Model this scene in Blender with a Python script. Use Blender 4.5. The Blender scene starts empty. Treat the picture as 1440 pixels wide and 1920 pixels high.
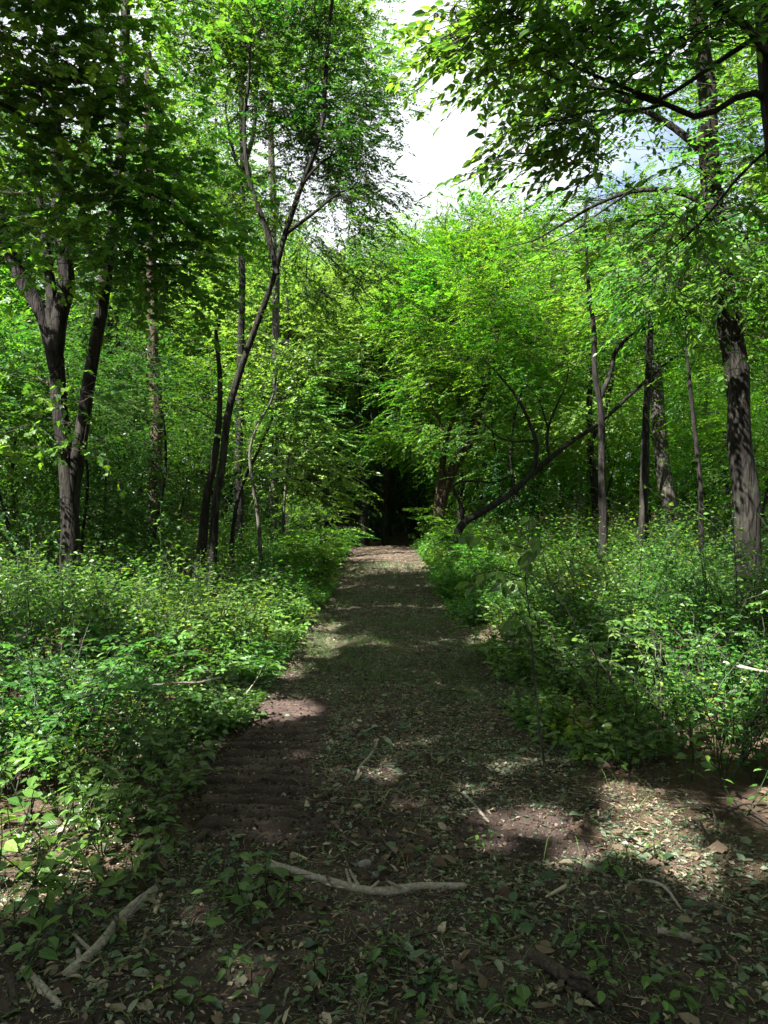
import bpy, math, random
import numpy as np
from mathutils import Vector, Matrix

rng = np.random.default_rng(11)
random.seed(11)
sc = bpy.context.scene
COL = sc.collection
R = math.radians

# ------------------------------------------------------------------ camera
FPX, HOR, CAMZ = 1371.0, 950.0, 1.6          # focal length and horizon in 1440x1920 photo pixels, eye height
cam_d = bpy.data.cameras.new('camera')
cam = bpy.data.objects.new('camera', cam_d)
COL.objects.link(cam)
cam_d.sensor_fit = 'VERTICAL'
cam_d.sensor_height = 36.0
cam_d.lens = 36.0 * FPX / 1920.0
cam_d.clip_start = 0.05
cam_d.clip_end = 600
cam.location = (0, 0, CAMZ)
cam.rotation_euler = (R(90) - math.atan((960 - HOR) / FPX), 0, 0)
sc.camera = cam

# ------------------------------------------------------------------ light
SUN_EL, SUN_AZ = R(50), R(-128)               # azimuth from straight ahead, negative = left
SUN = np.array([math.sin(SUN_AZ) * math.cos(SUN_EL), math.cos(SUN_AZ) * math.cos(SUN_EL), math.sin(SUN_EL)])
wd = bpy.data.worlds.new('World')
sc.world = wd
wd.use_nodes = True
nt = wd.node_tree
nt.nodes.clear()
wo = nt.nodes.new('ShaderNodeOutputWorld')
bg = nt.nodes.new('ShaderNodeBackground')
bg.inputs['Strength'].default_value = 0.052
sky = nt.nodes.new('ShaderNodeTexSky')
sky.sky_type = 'NISHITA'
sky.sun_disc = False
sky.sun_elevation = SUN_EL
sky.sun_rotation = SUN_AZ
sky.air_density = 1.0
sky.dust_density = 1.2
sky.ozone_density = 1.2
tc = nt.nodes.new('ShaderNodeTexCoord')
mp = nt.nodes.new('ShaderNodeMapping')
mp.inputs['Scale'].default_value = (1.0, 1.0, 1.9)
mp.inputs['Location'].default_value = (0.35, 0.1, 0.0)
ns = nt.nodes.new('ShaderNodeTexNoise')
ns.inputs['Scale'].default_value = 2.1
ns.inputs['Detail'].default_value = 4
ns.inputs['Roughness'].default_value = 0.55
cr = nt.nodes.new('ShaderNodeValToRGB')
cr.color_ramp.elements[0].position = 0.31
cr.color_ramp.elements[1].position = 0.46
mx = nt.nodes.new('ShaderNodeMix')
mx.data_type = 'RGBA'
mx.inputs[7].default_value = (4.3, 4.45, 4.7, 1)
nt.links.new(tc.outputs['Generated'], mp.inputs['Vector'])
nt.links.new(mp.outputs['Vector'], ns.inputs['Vector'])
nt.links.new(ns.outputs['Fac'], cr.inputs['Fac'])
nt.links.new(cr.outputs['Color'], mx.inputs[0])
nt.links.new(sky.outputs['Color'], mx.inputs[6])
nt.links.new(mx.outputs[2], bg.inputs['Color'])
nt.links.new(bg.outputs['Background'], wo.inputs['Surface'])

sun_d = bpy.data.lights.new('sun', 'SUN')
sun_d.energy = 5.0
sun_d.angle = R(0.53)
sun_d.color = (1.0, 0.955, 0.88)
sun = bpy.data.objects.new('sun', sun_d)
COL.objects.link(sun)
sun.rotation_euler = Vector(SUN).to_track_quat('Z', 'Y').to_euler()

sc.render.engine = 'CYCLES'
sc.view_settings.view_transform = 'Standard'
sc.view_settings.look = 'None'
sc.view_settings.exposure = 2.6
sc.view_settings.gamma = 1.0
sc.cycles.use_denoising = True
sc.cycles.denoiser = 'OPENIMAGEDENOISE'
sc.cycles.max_bounces = 5
sc.cycles.diffuse_bounces = 3
sc.cycles.glossy_bounces = 2
sc.cycles.transmission_bounces = 4
sc.cycles.transparent_max_bounces = 4
sc.cycles.use_adaptive_sampling = True
sc.cycles.adaptive_threshold = 0.03
sc.cycles.sample_clamp_indirect = 6.0
sc.cycles.caustics_reflective = False
sc.cycles.caustics_refractive = False

# ------------------------------------------------------------------ noise and terrain
def _hash(ix, iy, seed):
    h = (ix.astype(np.int64) * 374761393 + iy.astype(np.int64) * 668265263 + seed * 1442695041) & 0x7fffffff
    h = ((h ^ (h >> 13)) * 1274126177) & 0x7fffffff
    return ((h ^ (h >> 16)) & 0xffff) / 65535.0

def vnoise(x, y, seed=0):
    x = np.asarray(x, float); y = np.asarray(y, float)
    ix = np.floor(x); iy = np.floor(y)
    fx = x - ix; fy = y - iy
    fx = fx * fx * (3 - 2 * fx); fy = fy * fy * (3 - 2 * fy)
    a = _hash(ix, iy, seed); b = _hash(ix + 1, iy, seed); c = _hash(ix, iy + 1, seed); d = _hash(ix + 1, iy + 1, seed)
    return (a * (1 - fx) + b * fx) * (1 - fy) + (c * (1 - fx) + d * fx) * fy - 0.5

def fbm(x, y, seed=0, octs=4):
    s = 0; a = 1.0
    for i in range(octs):
        s = s + a * vnoise(x * 2 ** i + 13.7 * i, y * 2 ** i - 7.1 * i, seed + i)
        a *= 0.5
    return s

def sstep(a, b, x):
    t = np.clip((np.asarray(x, float) - a) / (b - a), 0, 1)
    return t * t * (3 - 2 * t)

def base_z(x, y):
    x = np.asarray(x, float); y = np.asarray(y, float)
    z = 0.36 * sstep(10.5, 20.5, y)
    z = z - 0.55 * sstep(22.3, 27, y) * (1 - sstep(3.0, 6.0, np.abs(x + 0.2)))
    z = z + 0.045 * np.clip(y - 27, 0, 60)
    return z

def half_w(y):
    y = np.asarray(y, float)
    return 1.10 + 0.45 * (1 - sstep(2.9, 3.7, y)) + 0.20 * vnoise(y * 0.9, y * 0 + 3.3, 5) + 0.14 * vnoise(y * 2.7, y * 0 + 8.1, 6)

def gz(x, y):
    x = np.asarray(x, float); y = np.asarray(y, float)
    off = sstep(0.9, 1.7, np.abs(x))
    z = base_z(x, y) + off * (0.10 * fbm(x * 0.5, y * 0.5, 3) + 0.05 + 0.05 * fbm(x * 2.2, y * 2.2, 9)) + 0.02 * fbm(x * 1.3, y * 1.3, 21)
    return z

def P(px, py, d):
    """photo pixel at distance d (m ahead) -> world point"""
    return np.array([(px - 720.0) / FPX * d, d, CAMZ - (py - HOR) / FPX * d])

def G(px, py):
    """photo pixel on the ground -> world point on the terrain"""
    d = CAMZ * FPX / max(py - HOR, 1)
    for _ in range(12):
        x = (px - 720.0) / FPX * d
        d = 0.5 * d + 0.5 * (CAMZ - float(gz(x, d))) * FPX / (py - HOR)
    x = (px - 720.0) / FPX * d
    return np.array([x, d, float(gz(x, d))])

# ------------------------------------------------------------------ sun gaps in the canopy
# openings cut in the leaves toward the sun to light these places: (point, radius)
GAPS = []
DAPPLE = []                                  # random small holes cut in the leaves to put sun dapples on the verges
def gap_g(px, py, r):
    GAPS.append((G(px, py), r, 0.35))
def gap(px, py, d, r, tmin=0.35):
    GAPS.append((P(px, py, d), r, tmin))

def carve(pos, grow=1.0):
    """mask of leaves that stay: none inside an opening through which the sun reaches the floor"""
    keep = np.ones(len(pos), bool)
    jit = 1.0 + 0.5 * (rng.random(len(pos)) - 0.5)
    for p, r, tmin in GAPS + DAPPLE:
        v = pos - p
        t = v @ SUN
        m = t > tmin
        perp = v - t[:, None] * SUN
        q = np.sqrt((perp ** 2).sum(1))
        keep &= ~(m & (q < r * jit * grow))
    return keep

# ------------------------------------------------------------------ mesh building
class Buf:
    def __init__(s):
        s.v = []; s.q = []; s.t = []; s.n = 0; s.a = {}
    def add(s, v, q=None, t=None):
        s.v.append(v)
        if q is not None and len(q): s.q.append(np.asarray(q) + s.n)
        if t is not None and len(t): s.t.append(np.asarray(t) + s.n)
        s.n += len(v)

def mesh_from(name, V, Q=None, T=None, smooth=True, face_attr=None, point_attr=None):
    me = bpy.data.meshes.new(name)
    Q = np.zeros((0, 4), int) if Q is None else Q
    T = np.zeros((0, 3), int) if T is None else T
    me.vertices.add(len(V))
    me.vertices.foreach_set('co', np.ascontiguousarray(V, np.float32).ravel())
    loops = np.concatenate([Q.ravel(), T.ravel()]).astype(np.int32)
    me.loops.add(len(loops))
    me.loops.foreach_set('vertex_index', loops)
    me.polygons.add(len(Q) + len(T))
    ls = np.concatenate([np.arange(len(Q)) * 4, len(Q) * 4 + np.arange(len(T)) * 3]).astype(np.int32)
    me.polygons.foreach_set('loop_start', ls)
    me.polygons.foreach_set('use_smooth', np.full(len(ls), smooth, bool))
    me.update(calc_edges=True)
    if face_attr:
        for k, a in face_attr.items():
            at = me.attributes.new(k, 'FLOAT', 'FACE')
            at.data.foreach_set('value', np.ascontiguousarray(a, np.float32))
    if point_attr:
        for k, a in point_attr.items():
            at = me.attributes.new(k, 'FLOAT_VECTOR', 'POINT')
            at.data.foreach_set('vector', np.ascontiguousarray(a, np.float32).ravel())
    return me

def link(name, me, mat=None, parent=None, loc=None):
    o = bpy.data.objects.new(name, me)
    COL.objects.link(o)
    if mat is not None and me is not None and len(me.materials) == 0:
        me.materials.append(mat)
    if parent is not None: o.parent = parent
    if loc is not None: o.location = loc
    return o

def tag(o, label=None, cat=None, group=None, kind=None):
    if label: o['label'] = label
    if cat: o['category'] = cat
    if group: o['group'] = group
    if kind: o['kind'] = kind
    return o

def empty(name, loc, label=None, cat=None, group=None):
    o = bpy.data.objects.new(name, None)
    o.empty_display_size = 0.2
    COL.objects.link(o)
    o.location = loc
    return tag(o, label, cat, group)

def buf_obj(name, b, mat, parent=None, origin=None, smooth=True):
    V = np.concatenate(b.v) if b.v else np.zeros((0, 3))
    if origin is not None: V = V - np.asarray(origin)
    Q = np.concatenate(b.q) if b.q else None
    T = np.concatenate(b.t) if b.t else None
    return link(name, mesh_from(name, V, Q, T, smooth), mat, parent)

def norm(v):
    return v / np.maximum(np.linalg.norm(v, axis=-1, keepdims=True), 1e-9)

def batch_tubes(paths, radii, sides=5, lump=0.0, seed=0):
    """paths (N,K,3), radii (N,K) -> verts, quads"""
    paths = np.asarray(paths, float); radii = np.asarray(radii, float)
    N, K, _ = paths.shape
    tan = norm(np.gradient(paths, axis=1))
    cand = norm(np.array([[0, 0, 1.0], [1, 0, 0], [0, 1, 0], [1, 1, 0], [1, -1, 0], [0, 1, 1], [0, -1, 1]]))
    worst = np.abs(np.einsum('nkc,mc->nkm', tan, cand)).max(1)
    ref = cand[np.argmin(worst, axis=1)][:, None, :]
    s1 = norm(np.cross(tan, np.broadcast_to(ref, tan.shape)))
    s2 = np.cross(tan, s1)
    ang = np.arange(sides) * 2 * np.pi / sides
    rr = radii[:, :, None]
    if lump:
        a0 = np.arange(sides)[None, None, :] + np.arange(N)[:, None, None] * 31.0
        k0 = np.arange(K)[None, :, None] * np.ones((N, 1, 1))
        n1 = vnoise(np.broadcast_to(a0, (N, K, sides)) * 0.9 + seed, np.broadcast_to(k0, (N, K, sides)) * 0.35, 77 + seed)
        n2 = vnoise(np.broadcast_to(a0, (N, K, sides)) * 0.31, np.broadcast_to(k0, (N, K, sides)) * 0.16 + seed, 78 + seed)
        rr = rr * (1 + lump * (n1 + n2))
    ring = paths[:, :, None, :] + rr[..., None] * (np.cos(ang)[None, None, :, None] * s1[:, :, None, :] + np.sin(ang)[None, None, :, None] * s2[:, :, None, :])
    V = ring.reshape(-1, 3)
    base = (np.arange(N) * K * sides)[:, None, None]
    k = (np.arange(K - 1) * sides)[None, :, None]
    j = np.arange(sides)[None, None, :]
    j2 = (j + 1) % sides
    Q = np.stack([base + k + j, base + k + j2, base + k + sides + j2, base + k + sides + j], -1).reshape(-1, 4)
    return V, Q

def spline(pts, n):
    """Catmull-Rom through pts, n samples"""
    p = np.asarray(pts, float)
    if len(p) == 2:
        t = np.linspace(0, 1, n)[:, None]
        return p[0] * (1 - t) + p[1] * t
    e = np.concatenate([[2 * p[0] - p[1]], p, [2 * p[-1] - p[-2]]])
    ln = np.concatenate([[0], np.cumsum(np.linalg.norm(np.diff(p, axis=0), axis=1))])
    s = np.linspace(0, ln[-1], n)
    i = np.clip(np.searchsorted(ln, s, side='right') - 1, 0, len(p) - 2)
    t = ((s - ln[i]) / np.maximum(ln[i + 1] - ln[i], 1e-9))[:, None]
    a, b, c, d = e[i], e[i + 1], e[i + 2], e[i + 3]
    return 0.5 * (2 * b + (c - a) * t + (2 * a - 5 * b + 4 * c - d) * t ** 2 + (3 * b - a - 3 * c + d) * t ** 3)

# leaf templates: points (along, across, up) and triangles
TPL = {
    'd2': (np.array([(0, 0, 0), (.42, .5, .07), (1, 0, -.06), (.42, -.5, .07)]), np.array([(0, 2, 1), (0, 3, 2)])),
    'o4': (np.array([(0, 0, 0), (.28, .46, .05), (.68, .36, .03), (1, 0, -.12), (.68, -.36, .03), (.28, -.46, .05), (.5, 0, -.02)]),
           np.array([(0, 6, 1), (1, 6, 2), (2, 6, 3), (0, 5, 6), (5, 4, 6), (4, 3, 6)])),
    # lobed maple-like leaf
    'm': (np.array([(0, 0, 0), (.12, .42, .03), (.42, .62, -.03), (.48, .28, .04), (.72, .34, 0), (1, 0, -.1), (.72, -.34, 0), (.48, -.28, .04), (.42, -.62, -.03), (.12, -.42, .03), (.45, 0, 0)]),
          np.array([(0, 10, 1), (1, 10, 2), (2, 10, 3), (3, 10, 4), (4, 10, 5), (5, 10, 6), (6, 10, 7), (7, 10, 8), (8, 10, 9), (9, 10, 0)])),
}

def leaf_mesh(name, pos, dirs, nrm, length, width, tpl='d2', rnd=None):
    """one mesh with all leaves; width is the ratio to length"""
    tp, tf = TPL[tpl]
    N = len(pos)
    dirs = norm(dirs)
    side = norm(np.cross(nrm, dirs))
    up = np.cross(dirs, side)
    L = np.asarray(length)[:, None, None]
    W = (np.asarray(length) * np.asarray(width))[:, None, None]
    V = (pos[:, None, :] + L * tp[None, :, 0:1] * dirs[:, None, :] + W * tp[None, :, 1:2] * side[:, None, :] + L * tp[None, :, 2:3] * up[:, None, :])
    T = (tf[None] + (np.arange(N) * len(tp))[:, None, None]).reshape(-1, 3)
    if rnd is None: rnd = rng.random(N)
    fa = {'rnd': np.repeat(rnd, len(tf))}
    pa = {'luv': np.tile(tp, (N, 1))} if tpl in ('o4', 'm') else None
    return mesh_from(name, V.reshape(-1, 3), None, T, False, fa, pa)

def spray_leaves(start, dirs, lens, n, leaf, spread=0.9, tilt=0.35, droop=0.25, rank=None):
    """leaves set alternately along each spray axis; returns pos, dir, nrm, len, rnd"""
    N = len(start)
    t = (np.arange(n) + 0.7) / n
    up = np.array([0, 0, 1.0])
    d = norm(dirs)
    s = norm(np.cross(d, up + 0.15 * rng.standard_normal((N, 3))))
    pos = start[:, None] + d[:, None] * (lens[:, None] * t)[..., None]
    pos[..., 2] -= droop * lens[:, None] * (t ** 2)[None]
    sg = np.where(np.arange(n) % 2, 1.0, -1.0)[None, :] * np.ones((N, 1))
    a = spread * (1 - 0.75 * t ** 3)[None] * (0.8 + 0.4 * rng.random((N, n)))
    ld = d[:, None] * np.cos(a)[..., None] + s[:, None] * (sg * np.sin(a))[..., None]
    ld[..., 2] -= droop * (0.3 + rng.random((N, n)))
    nr = up + tilt * rng.standard_normal((N, n, 3))
    L = leaf * (0.65 + 0.6 * rng.random((N, n)))
    r = np.clip(0.5 + 0.33 * rng.standard_normal((N, 1)) + 0.18 * rng.standard_normal((N, n)), 0, 1)
    return pos.reshape(-1, 3), ld.reshape(-1, 3), nr.reshape(-1, 3), L.ravel(), r.ravel()

# ------------------------------------------------------------------ materials
def new_mat(name):
    m = bpy.data.materials.new(name)
    m.use_nodes = True
    t = m.node_tree
    t.nodes.clear()
    out = t.nodes.new('ShaderNodeOutputMaterial')
    return m, t, out

def nd(t, typ, **kw):
    n = t.nodes.new(typ)
    for k, v in kw.items():
        if hasattr(n, k): setattr(n, k, v)
        else: n.inputs[k].default_value = v
    return n

def ramp(t, fac, stops):
    r = t.nodes.new('ShaderNodeValToRGB')
    e = r.color_ramp.elements
    while len(e) < len(stops): e.new(0.5)
    for i, (p, c) in enumerate(stops):
        e[i].position = p
        e[i].color = (*c, 1)
    t.links.new(fac, r.inputs['Fac'])
    return r.outputs['Color']

def leaf_mat(name, stops, trans_gain=(2.0, 2.2, 0.8), trans=0.46, rough=0.42, spec=0.35, veins=False, vary=0.25):
    m, t, out = new_mat(name)
    at = nd(t, 'ShaderNodeAttribute', attribute_name='rnd')
    col = ramp(t, at.outputs['Fac'], stops)
    oi = nd(t, 'ShaderNodeObjectInfo')
    hs = nd(t, 'ShaderNodeHueSaturation')
    mr = nd(t, 'ShaderNodeMapRange')
    mr.inputs['To Min'].default_value = 1.0 - vary
    mr.inputs['To Max'].default_value = 1.0 + vary
    t.links.new(oi.outputs['Random'], mr.inputs['Value'])
    t.links.new(mr.outputs['Result'], hs.inputs['Value'])
    t.links.new(col, hs.inputs['Color'])
    if vary > 0:
        hs.inputs['Saturation'].default_value = 1.1
        ge = nd(t, 'ShaderNodeNewGeometry')
        pn = nd(t, 'ShaderNodeTexNoise', Scale=0.55, Detail=1.0, Roughness=0.5)
        t.links.new(ge.outputs['Position'], pn.inputs['Vector'])
        m1 = nd(t, 'ShaderNodeMapRange')
        m1.inputs['From Min'].default_value = 0.3; m1.inputs['From Max'].default_value = 0.7
        m1.inputs['To Min'].default_value = 0.474; m1.inputs['To Max'].default_value = 0.526
        t.links.new(pn.outputs['Fac'], m1.inputs['Value'])
        t.links.new(m1.outputs['Result'], hs.inputs['Hue'])
    col = hs.outputs['Color']
    pr = nd(t, 'ShaderNodeBsdfPrincipled')
    pr.inputs['Roughness'].default_value = rough
    pr.inputs['Specular IOR Level'].default_value = spec
    if veins:
        va = nd(t, 'ShaderNodeAttribute', attribute_name='luv')
        sx = nd(t, 'ShaderNodeSeparateXYZ')
        t.links.new(va.outputs['Vector'], sx.inputs[0])
        ab = nd(t, 'ShaderNodeMath', operation='ABSOLUTE')
        t.links.new(sx.outputs['Y'], ab.inputs[0])
        ma = nd(t, 'ShaderNodeMath', operation='MULTIPLY_ADD')
        t.links.new(ab.outputs[0], ma.inputs[0])
        ma.inputs[1].default_value = -0.75
        t.links.new(sx.outputs['X'], ma.inputs[2])
        mu = nd(t, 'ShaderNodeMath', operation='MULTIPLY')
        t.links.new(ma.outputs[0], mu.inputs[0]); mu.inputs[1].default_value = 7.0
        fr = nd(t, 'ShaderNodeMath', operation='PINGPONG')
        t.links.new(mu.outputs[0], fr.inputs[0]); fr.inputs[1].default_value = 0.5
        lt = nd(t, 'ShaderNodeMath', operation='LESS_THAN')
        t.links.new(fr.outputs[0], lt.inputs[0]); lt.inputs[1].default_value = 0.05
        l2 = nd(t, 'ShaderNodeMath', operation='LESS_THAN')
        t.links.new(ab.outputs[0], l2.inputs[0]); l2.inputs[1].default_value = 0.022
        mxm = nd(t, 'ShaderNodeMath', operation='MAXIMUM')
        t.links.new(lt.outputs[0], mxm.inputs[0]); t.links.new(l2.outputs[0], mxm.inputs[1])
        sc_ = nd(t, 'ShaderNodeMath', operation='MULTIPLY')
        t.links.new(mxm.outputs[0], sc_.inputs[0]); sc_.inputs[1].default_value = 0.4
        mm = nd(t, 'ShaderNodeMix', data_type='RGBA')
        t.links.new(sc_.outputs[0], mm.inputs[0])
        t.links.new(col, mm.inputs[6])
        mm.inputs[7].default_value = (0.22, 0.30, 0.10, 1)
        col = mm.outputs[2]
        bp = nd(t, 'ShaderNodeBump')
        bp.inputs['Strength'].default_value = 0.5
        bp.inputs['Distance'].default_value = 0.003
        t.links.new(fr.outputs[0], bp.inputs['Height'])
        t.links.new(bp.outputs['Normal'], pr.inputs['Normal'])
    t.links.new(col, pr.inputs['Base Color'])
    tr = nd(t, 'ShaderNodeBsdfTranslucent')
    g = nd(t, 'ShaderNodeMix', data_type='RGBA', blend_type='MULTIPLY')
    g.inputs[0].default_value = 1.0
    t.links.new(col, g.inputs[6])
    g.inputs[7].default_value = (*trans_gain, 1)
    t.links.new(g.outputs[2], tr.inputs['Color'])
    ms = nd(t, 'ShaderNodeMixShader')
    ms.inputs[0].default_value = trans
    t.links.new(pr.outputs[0], ms.inputs[1])
    t.links.new(tr.outputs[0], ms.inputs[2])
    t.links.new(ms.outputs[0], out.inputs['Surface'])
    return m

def bark_mat(name, dark, mid, light, scale=14, lichen=0.0, stretch=0.16, bump=0.9, lich_col=(.20, .21, .17), furrow=0.35):
    m, t, out = new_mat(name)
    tcn = nd(t, 'ShaderNodeTexCoord')
    oi = nd(t, 'ShaderNodeObjectInfo')
    ad = nd(t, 'ShaderNodeVectorMath', operation='ADD')
    t.links.new(tcn.outputs['Object'], ad.inputs[0]); t.links.new(oi.outputs['Location'], ad.inputs[1])
    mpn = nd(t, 'ShaderNodeMapping')
    mpn.inputs['Scale'].default_value = (1, 1, stretch)
    t.links.new(ad.outputs[0], mpn.inputs['Vector'])
    n1 = nd(t, 'ShaderNodeTexNoise', Scale=scale * 1.6, Detail=7.0, Roughness=0.7, Distortion=0.9)
    t.links.new(mpn.outputs[0], n1.inputs['Vector'])
    n0 = nd(t, 'ShaderNodeTexNoise', Scale=scale * .8, Detail=2.0, Roughness=0.5, Distortion=0.4)
    t.links.new(mpn.outputs[0], n0.inputs['Vector'])
    su = nd(t, 'ShaderNodeMath', operation='SUBTRACT'); su.inputs[1].default_value = 0.5
    t.links.new(n0.outputs['Fac'], su.inputs[0])
    ab = nd(t, 'ShaderNodeMath', operation='ABSOLUTE'); t.links.new(su.outputs[0], ab.inputs[0])
    vr = nd(t, 'ShaderNodeMapRange'); vr.inputs['From Max'].default_value = 0.10; vr.inputs['To Min'].default_value = furrow
    t.links.new(ab.outputs[0], vr.inputs['Value'])
    mu = nd(t, 'ShaderNodeMath', operation='MULTIPLY')
    t.links.new(vr.outputs[0], mu.inputs[0]); t.links.new(n1.outputs['Fac'], mu.inputs[1])
    col = ramp(t, mu.outputs[0], [(0.12, dark), (0.42, mid), (0.72, light)])
    n2 = nd(t, 'ShaderNodeTexNoise', Scale=3.2, Detail=5.0, Roughness=0.7)
    t.links.new(ad.outputs[0], n2.inputs['Vector'])
    if lichen > 0:
        lr = ramp(t, n2.outputs['Fac'], [(0.60 - 0.14 * lichen, (0, 0, 0)), (0.72, (lichen, lichen, lichen))])
        mm = nd(t, 'ShaderNodeMix', data_type='RGBA')
        t.links.new(lr, mm.inputs[0]); t.links.new(col, mm.inputs[6]); mm.inputs[7].default_value = (*lich_col, 1)
        col = mm.outputs[2]
    pr = nd(t, 'ShaderNodeBsdfPrincipled')
    pr.inputs['Roughness'].default_value = 0.9
    pr.inputs['Specular IOR Level'].default_value = 0.2
    bp = nd(t, 'ShaderNodeBump')
    bp.inputs['Strength'].default_value = bump
    bp.inputs['Distance'].default_value = 0.02
    t.links.new(mu.outputs[0], bp.inputs['Height'])
    t.links.new(col, pr.inputs['Base Color'])
    t.links.new(bp.outputs[0], pr.inputs['Normal'])
    t.links.new(pr.outputs[0], out.inputs['Surface'])
    return m

def soil_mat(name, stops, fine=70, bump=1.0, dist=0.022):
    m, t, out = new_mat(name)
    tcn = nd(t, 'ShaderNodeTexCoord')
    n1 = nd(t, 'ShaderNodeTexNoise', Scale=2.2, Detail=6.0, Roughness=0.65)
    n2 = nd(t, 'ShaderNodeTexNoise', Scale=float(fine), Detail=6.0, Roughness=0.7)
    n3 = nd(t, 'ShaderNodeTexNoise', Scale=fine * 4.0, Detail=3.0, Roughness=0.7)
    for n in (n1, n2, n3): t.links.new(tcn.outputs['Object'], n.inputs['Vector'])
    a = nd(t, 'ShaderNodeMath', operation='MULTIPLY_ADD')
    t.links.new(n1.outputs['Fac'], a.inputs[0]); a.inputs[1].default_value = 0.5
    b = nd(t, 'ShaderNodeMath', operation='MULTIPLY_ADD')
    t.links.new(n2.outputs['Fac'], b.inputs[0]); b.inputs[1].default_value = 0.35
    c = nd(t, 'ShaderNodeMath', operation='MULTIPLY')
    t.links.new(n3.outputs['Fac'], c.inputs[0]); c.inputs[1].default_value = 0.2
    t.links.new(c.outputs[0], b.inputs[2]); t.links.new(b.outputs[0], a.inputs[2])
    col = ramp(t, a.outputs[0], stops)
    pr = nd(t, 'ShaderNodeBsdfPrincipled')
    pr.inputs['Roughness'].default_value = 0.95
    pr.inputs['Specular IOR Level'].default_value = 0.15
    bp = nd(t, 'ShaderNodeBump')
    bp.inputs['Strength'].default_value = bump
    bp.inputs['Distance'].default_value = dist
    t.links.new(b.outputs[0], bp.inputs['Height'])
    t.links.new(col, pr.inputs['Base Color'])
    t.links.new(bp.outputs[0], pr.inputs['Normal'])
    t.links.new(pr.outputs[0], out.inputs['Surface'])
    return m

M = {}
M['soil'] = soil_mat('trail_soil', [(0.36, (.018, .0125, .011)), (0.52, (.052, .037, .032)), (0.66, (.125, .092, .081))])
M['floor'] = soil_mat('forest_floor', [(0.34, (.018, .012, .009)), (0.52, (.055, .038, .025)), (0.68, (.12, .085, .06))], fine=22, dist=0.03)
M['maple'] = leaf_mat('maple_leaf', [(0, (.020, .060, .014)), (.55, (.042, .100, .022)), (1, (.080, .150, .030))], veins=True, spec=0.3)
M['ash'] = leaf_mat('ash_leaf', [(0, (.026, .068, .020)), (.5, (.054, .115, .030)), (1, (.10, .175, .040))])
M['beech'] = leaf_mat('understory_leaf', [(0, (.026, .078, .014)), (.5, (.056, .130, .022)), (1, (.11, .195, .034))], trans=0.5)
M['pale'] = leaf_mat('pale_sapling_leaf', [(0, (.060, .125, .030)), (.5, (.105, .19, .050)), (1, (.17, .26, .085))], trans=0.42, spec=.45, rough=.4)
M['dark'] = leaf_mat('shade_tinted_leaf', [(0, (.016, .042, .016)), (.5, (.032, .072, .024)), (1, (.058, .11, .032))], trans=0.42)  # darker leaf colour that stands in for shade in the left woods
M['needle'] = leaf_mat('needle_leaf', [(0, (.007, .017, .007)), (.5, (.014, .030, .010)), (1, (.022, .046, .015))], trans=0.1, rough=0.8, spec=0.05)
M['herb'] = leaf_mat('undergrowth_leaf', [(0, (.024, .066, .016)), (.5, (.052, .118, .026)), (.97, (.10, .18, .036)), (1, (.16, .19, .04))], trans=0.46)
M['herb_blue'] = leaf_mat('shade_herb_leaf', [(0, (.022, .058, .016)), (.5, (.048, .102, .026)), (1, (.090, .158, .040))], trans=0.36, spec=0.5, rough=0.38, veins=True)
M['weed'] = leaf_mat('weed_leaf', [(0, (.030, .085, .022)), (.5, (.060, .135, .030)), (1, (.11, .195, .044))], trans=0.38, spec=0.45, rough=0.4, veins=True)
M['cut'] = leaf_mat('cut_leaf', [(0, (.024, .052, .024)), (.3, (.055, .098, .050)), (.55, (.115, .16, .10)), (.68, (.18, .21, .145)), (.76, (.09, .066, .044)), (.88, (.17, .135, .095)), (1, (.36, .31, .235))], trans=0.2, spec=0.4, rough=0.5, vary=0)
M['dead'] = leaf_mat('dead_leaf', [(0, (.028, .018, .012)), (.5, (.065, .042, .028)), (1, (.15, .11, .08))], trans_gain=(1.3, 1.1, .8), trans=0.15, rough=0.7, spec=0.2, vary=0)
M['chip'] = leaf_mat('wood_chip', [(0, (.10, .072, .045)), (.5, (.23, .175, .115)), (1, (.42, .35, .25))], trans_gain=(1, 1, 1), trans=0.03, rough=0.8, spec=0.2, vary=0)
M['straw'] = leaf_mat('dry_stem', [(0, (.06, .048, .028)), (.5, (.15, .12, .07)), (1, (.30, .26, .17))], trans_gain=(1, 1, .9), trans=0.12, rough=0.7, spec=0.2, vary=0)
M['grass'] = leaf_mat('grass_blade', [(0, (.032, .080, .018)), (.5, (.065, .13, .028)), (1, (.13, .18, .045))], trans=0.3, vary=0)
M['stem'] = leaf_mat('green_stem', [(0, (.016, .03, .009)), (1, (.04, .06, .018))], trans=0.05, vary=0.3)
M['bark'] = bark_mat('grey_bark', (.004, .0036, .003), (.015, .0132, .0107), (.038, .034, .028), lichen=0.3, furrow=.15, bump=1.0, lich_col=(.075, .088, .055))
M['bark_pale'] = bark_mat('pale_bark', (.018, .016, .014), (.058, .053, .045), (.125, .117, .10), scale=10, lichen=0.4, lich_col=(.13, .14, .10))
M['bark_dark'] = bark_mat('dark_bark', (.004, .0035, .0035), (.014, .012, .011), (.035, .031, .027), lichen=0.12)
M['bark_red'] = bark_mat('brown_bark', (.012, .008, .006), (.05, .034, .026), (.10, .072, .056), lichen=0.1)
M['twig'] = bark_mat('twig_bark', (.012, .010, .009), (.035, .030, .026), (.075, .066, .056), scale=30, bump=0.3)
M['wood'] = bark_mat('weathered_wood', furrow=.8, dark=(.085, .072, .058), mid=(.21, .185, .155), light=(.38, .35, .30), scale=40, lichen=0.25, stretch=1.0, bump=0.5)
M['wood_pale'] = bark_mat('split_wood', (.17, .14, .09), (.34, .29, .20), (.48, .43, .32), furrow=.8, scale=30, stretch=1.0, bump=0.3)
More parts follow.
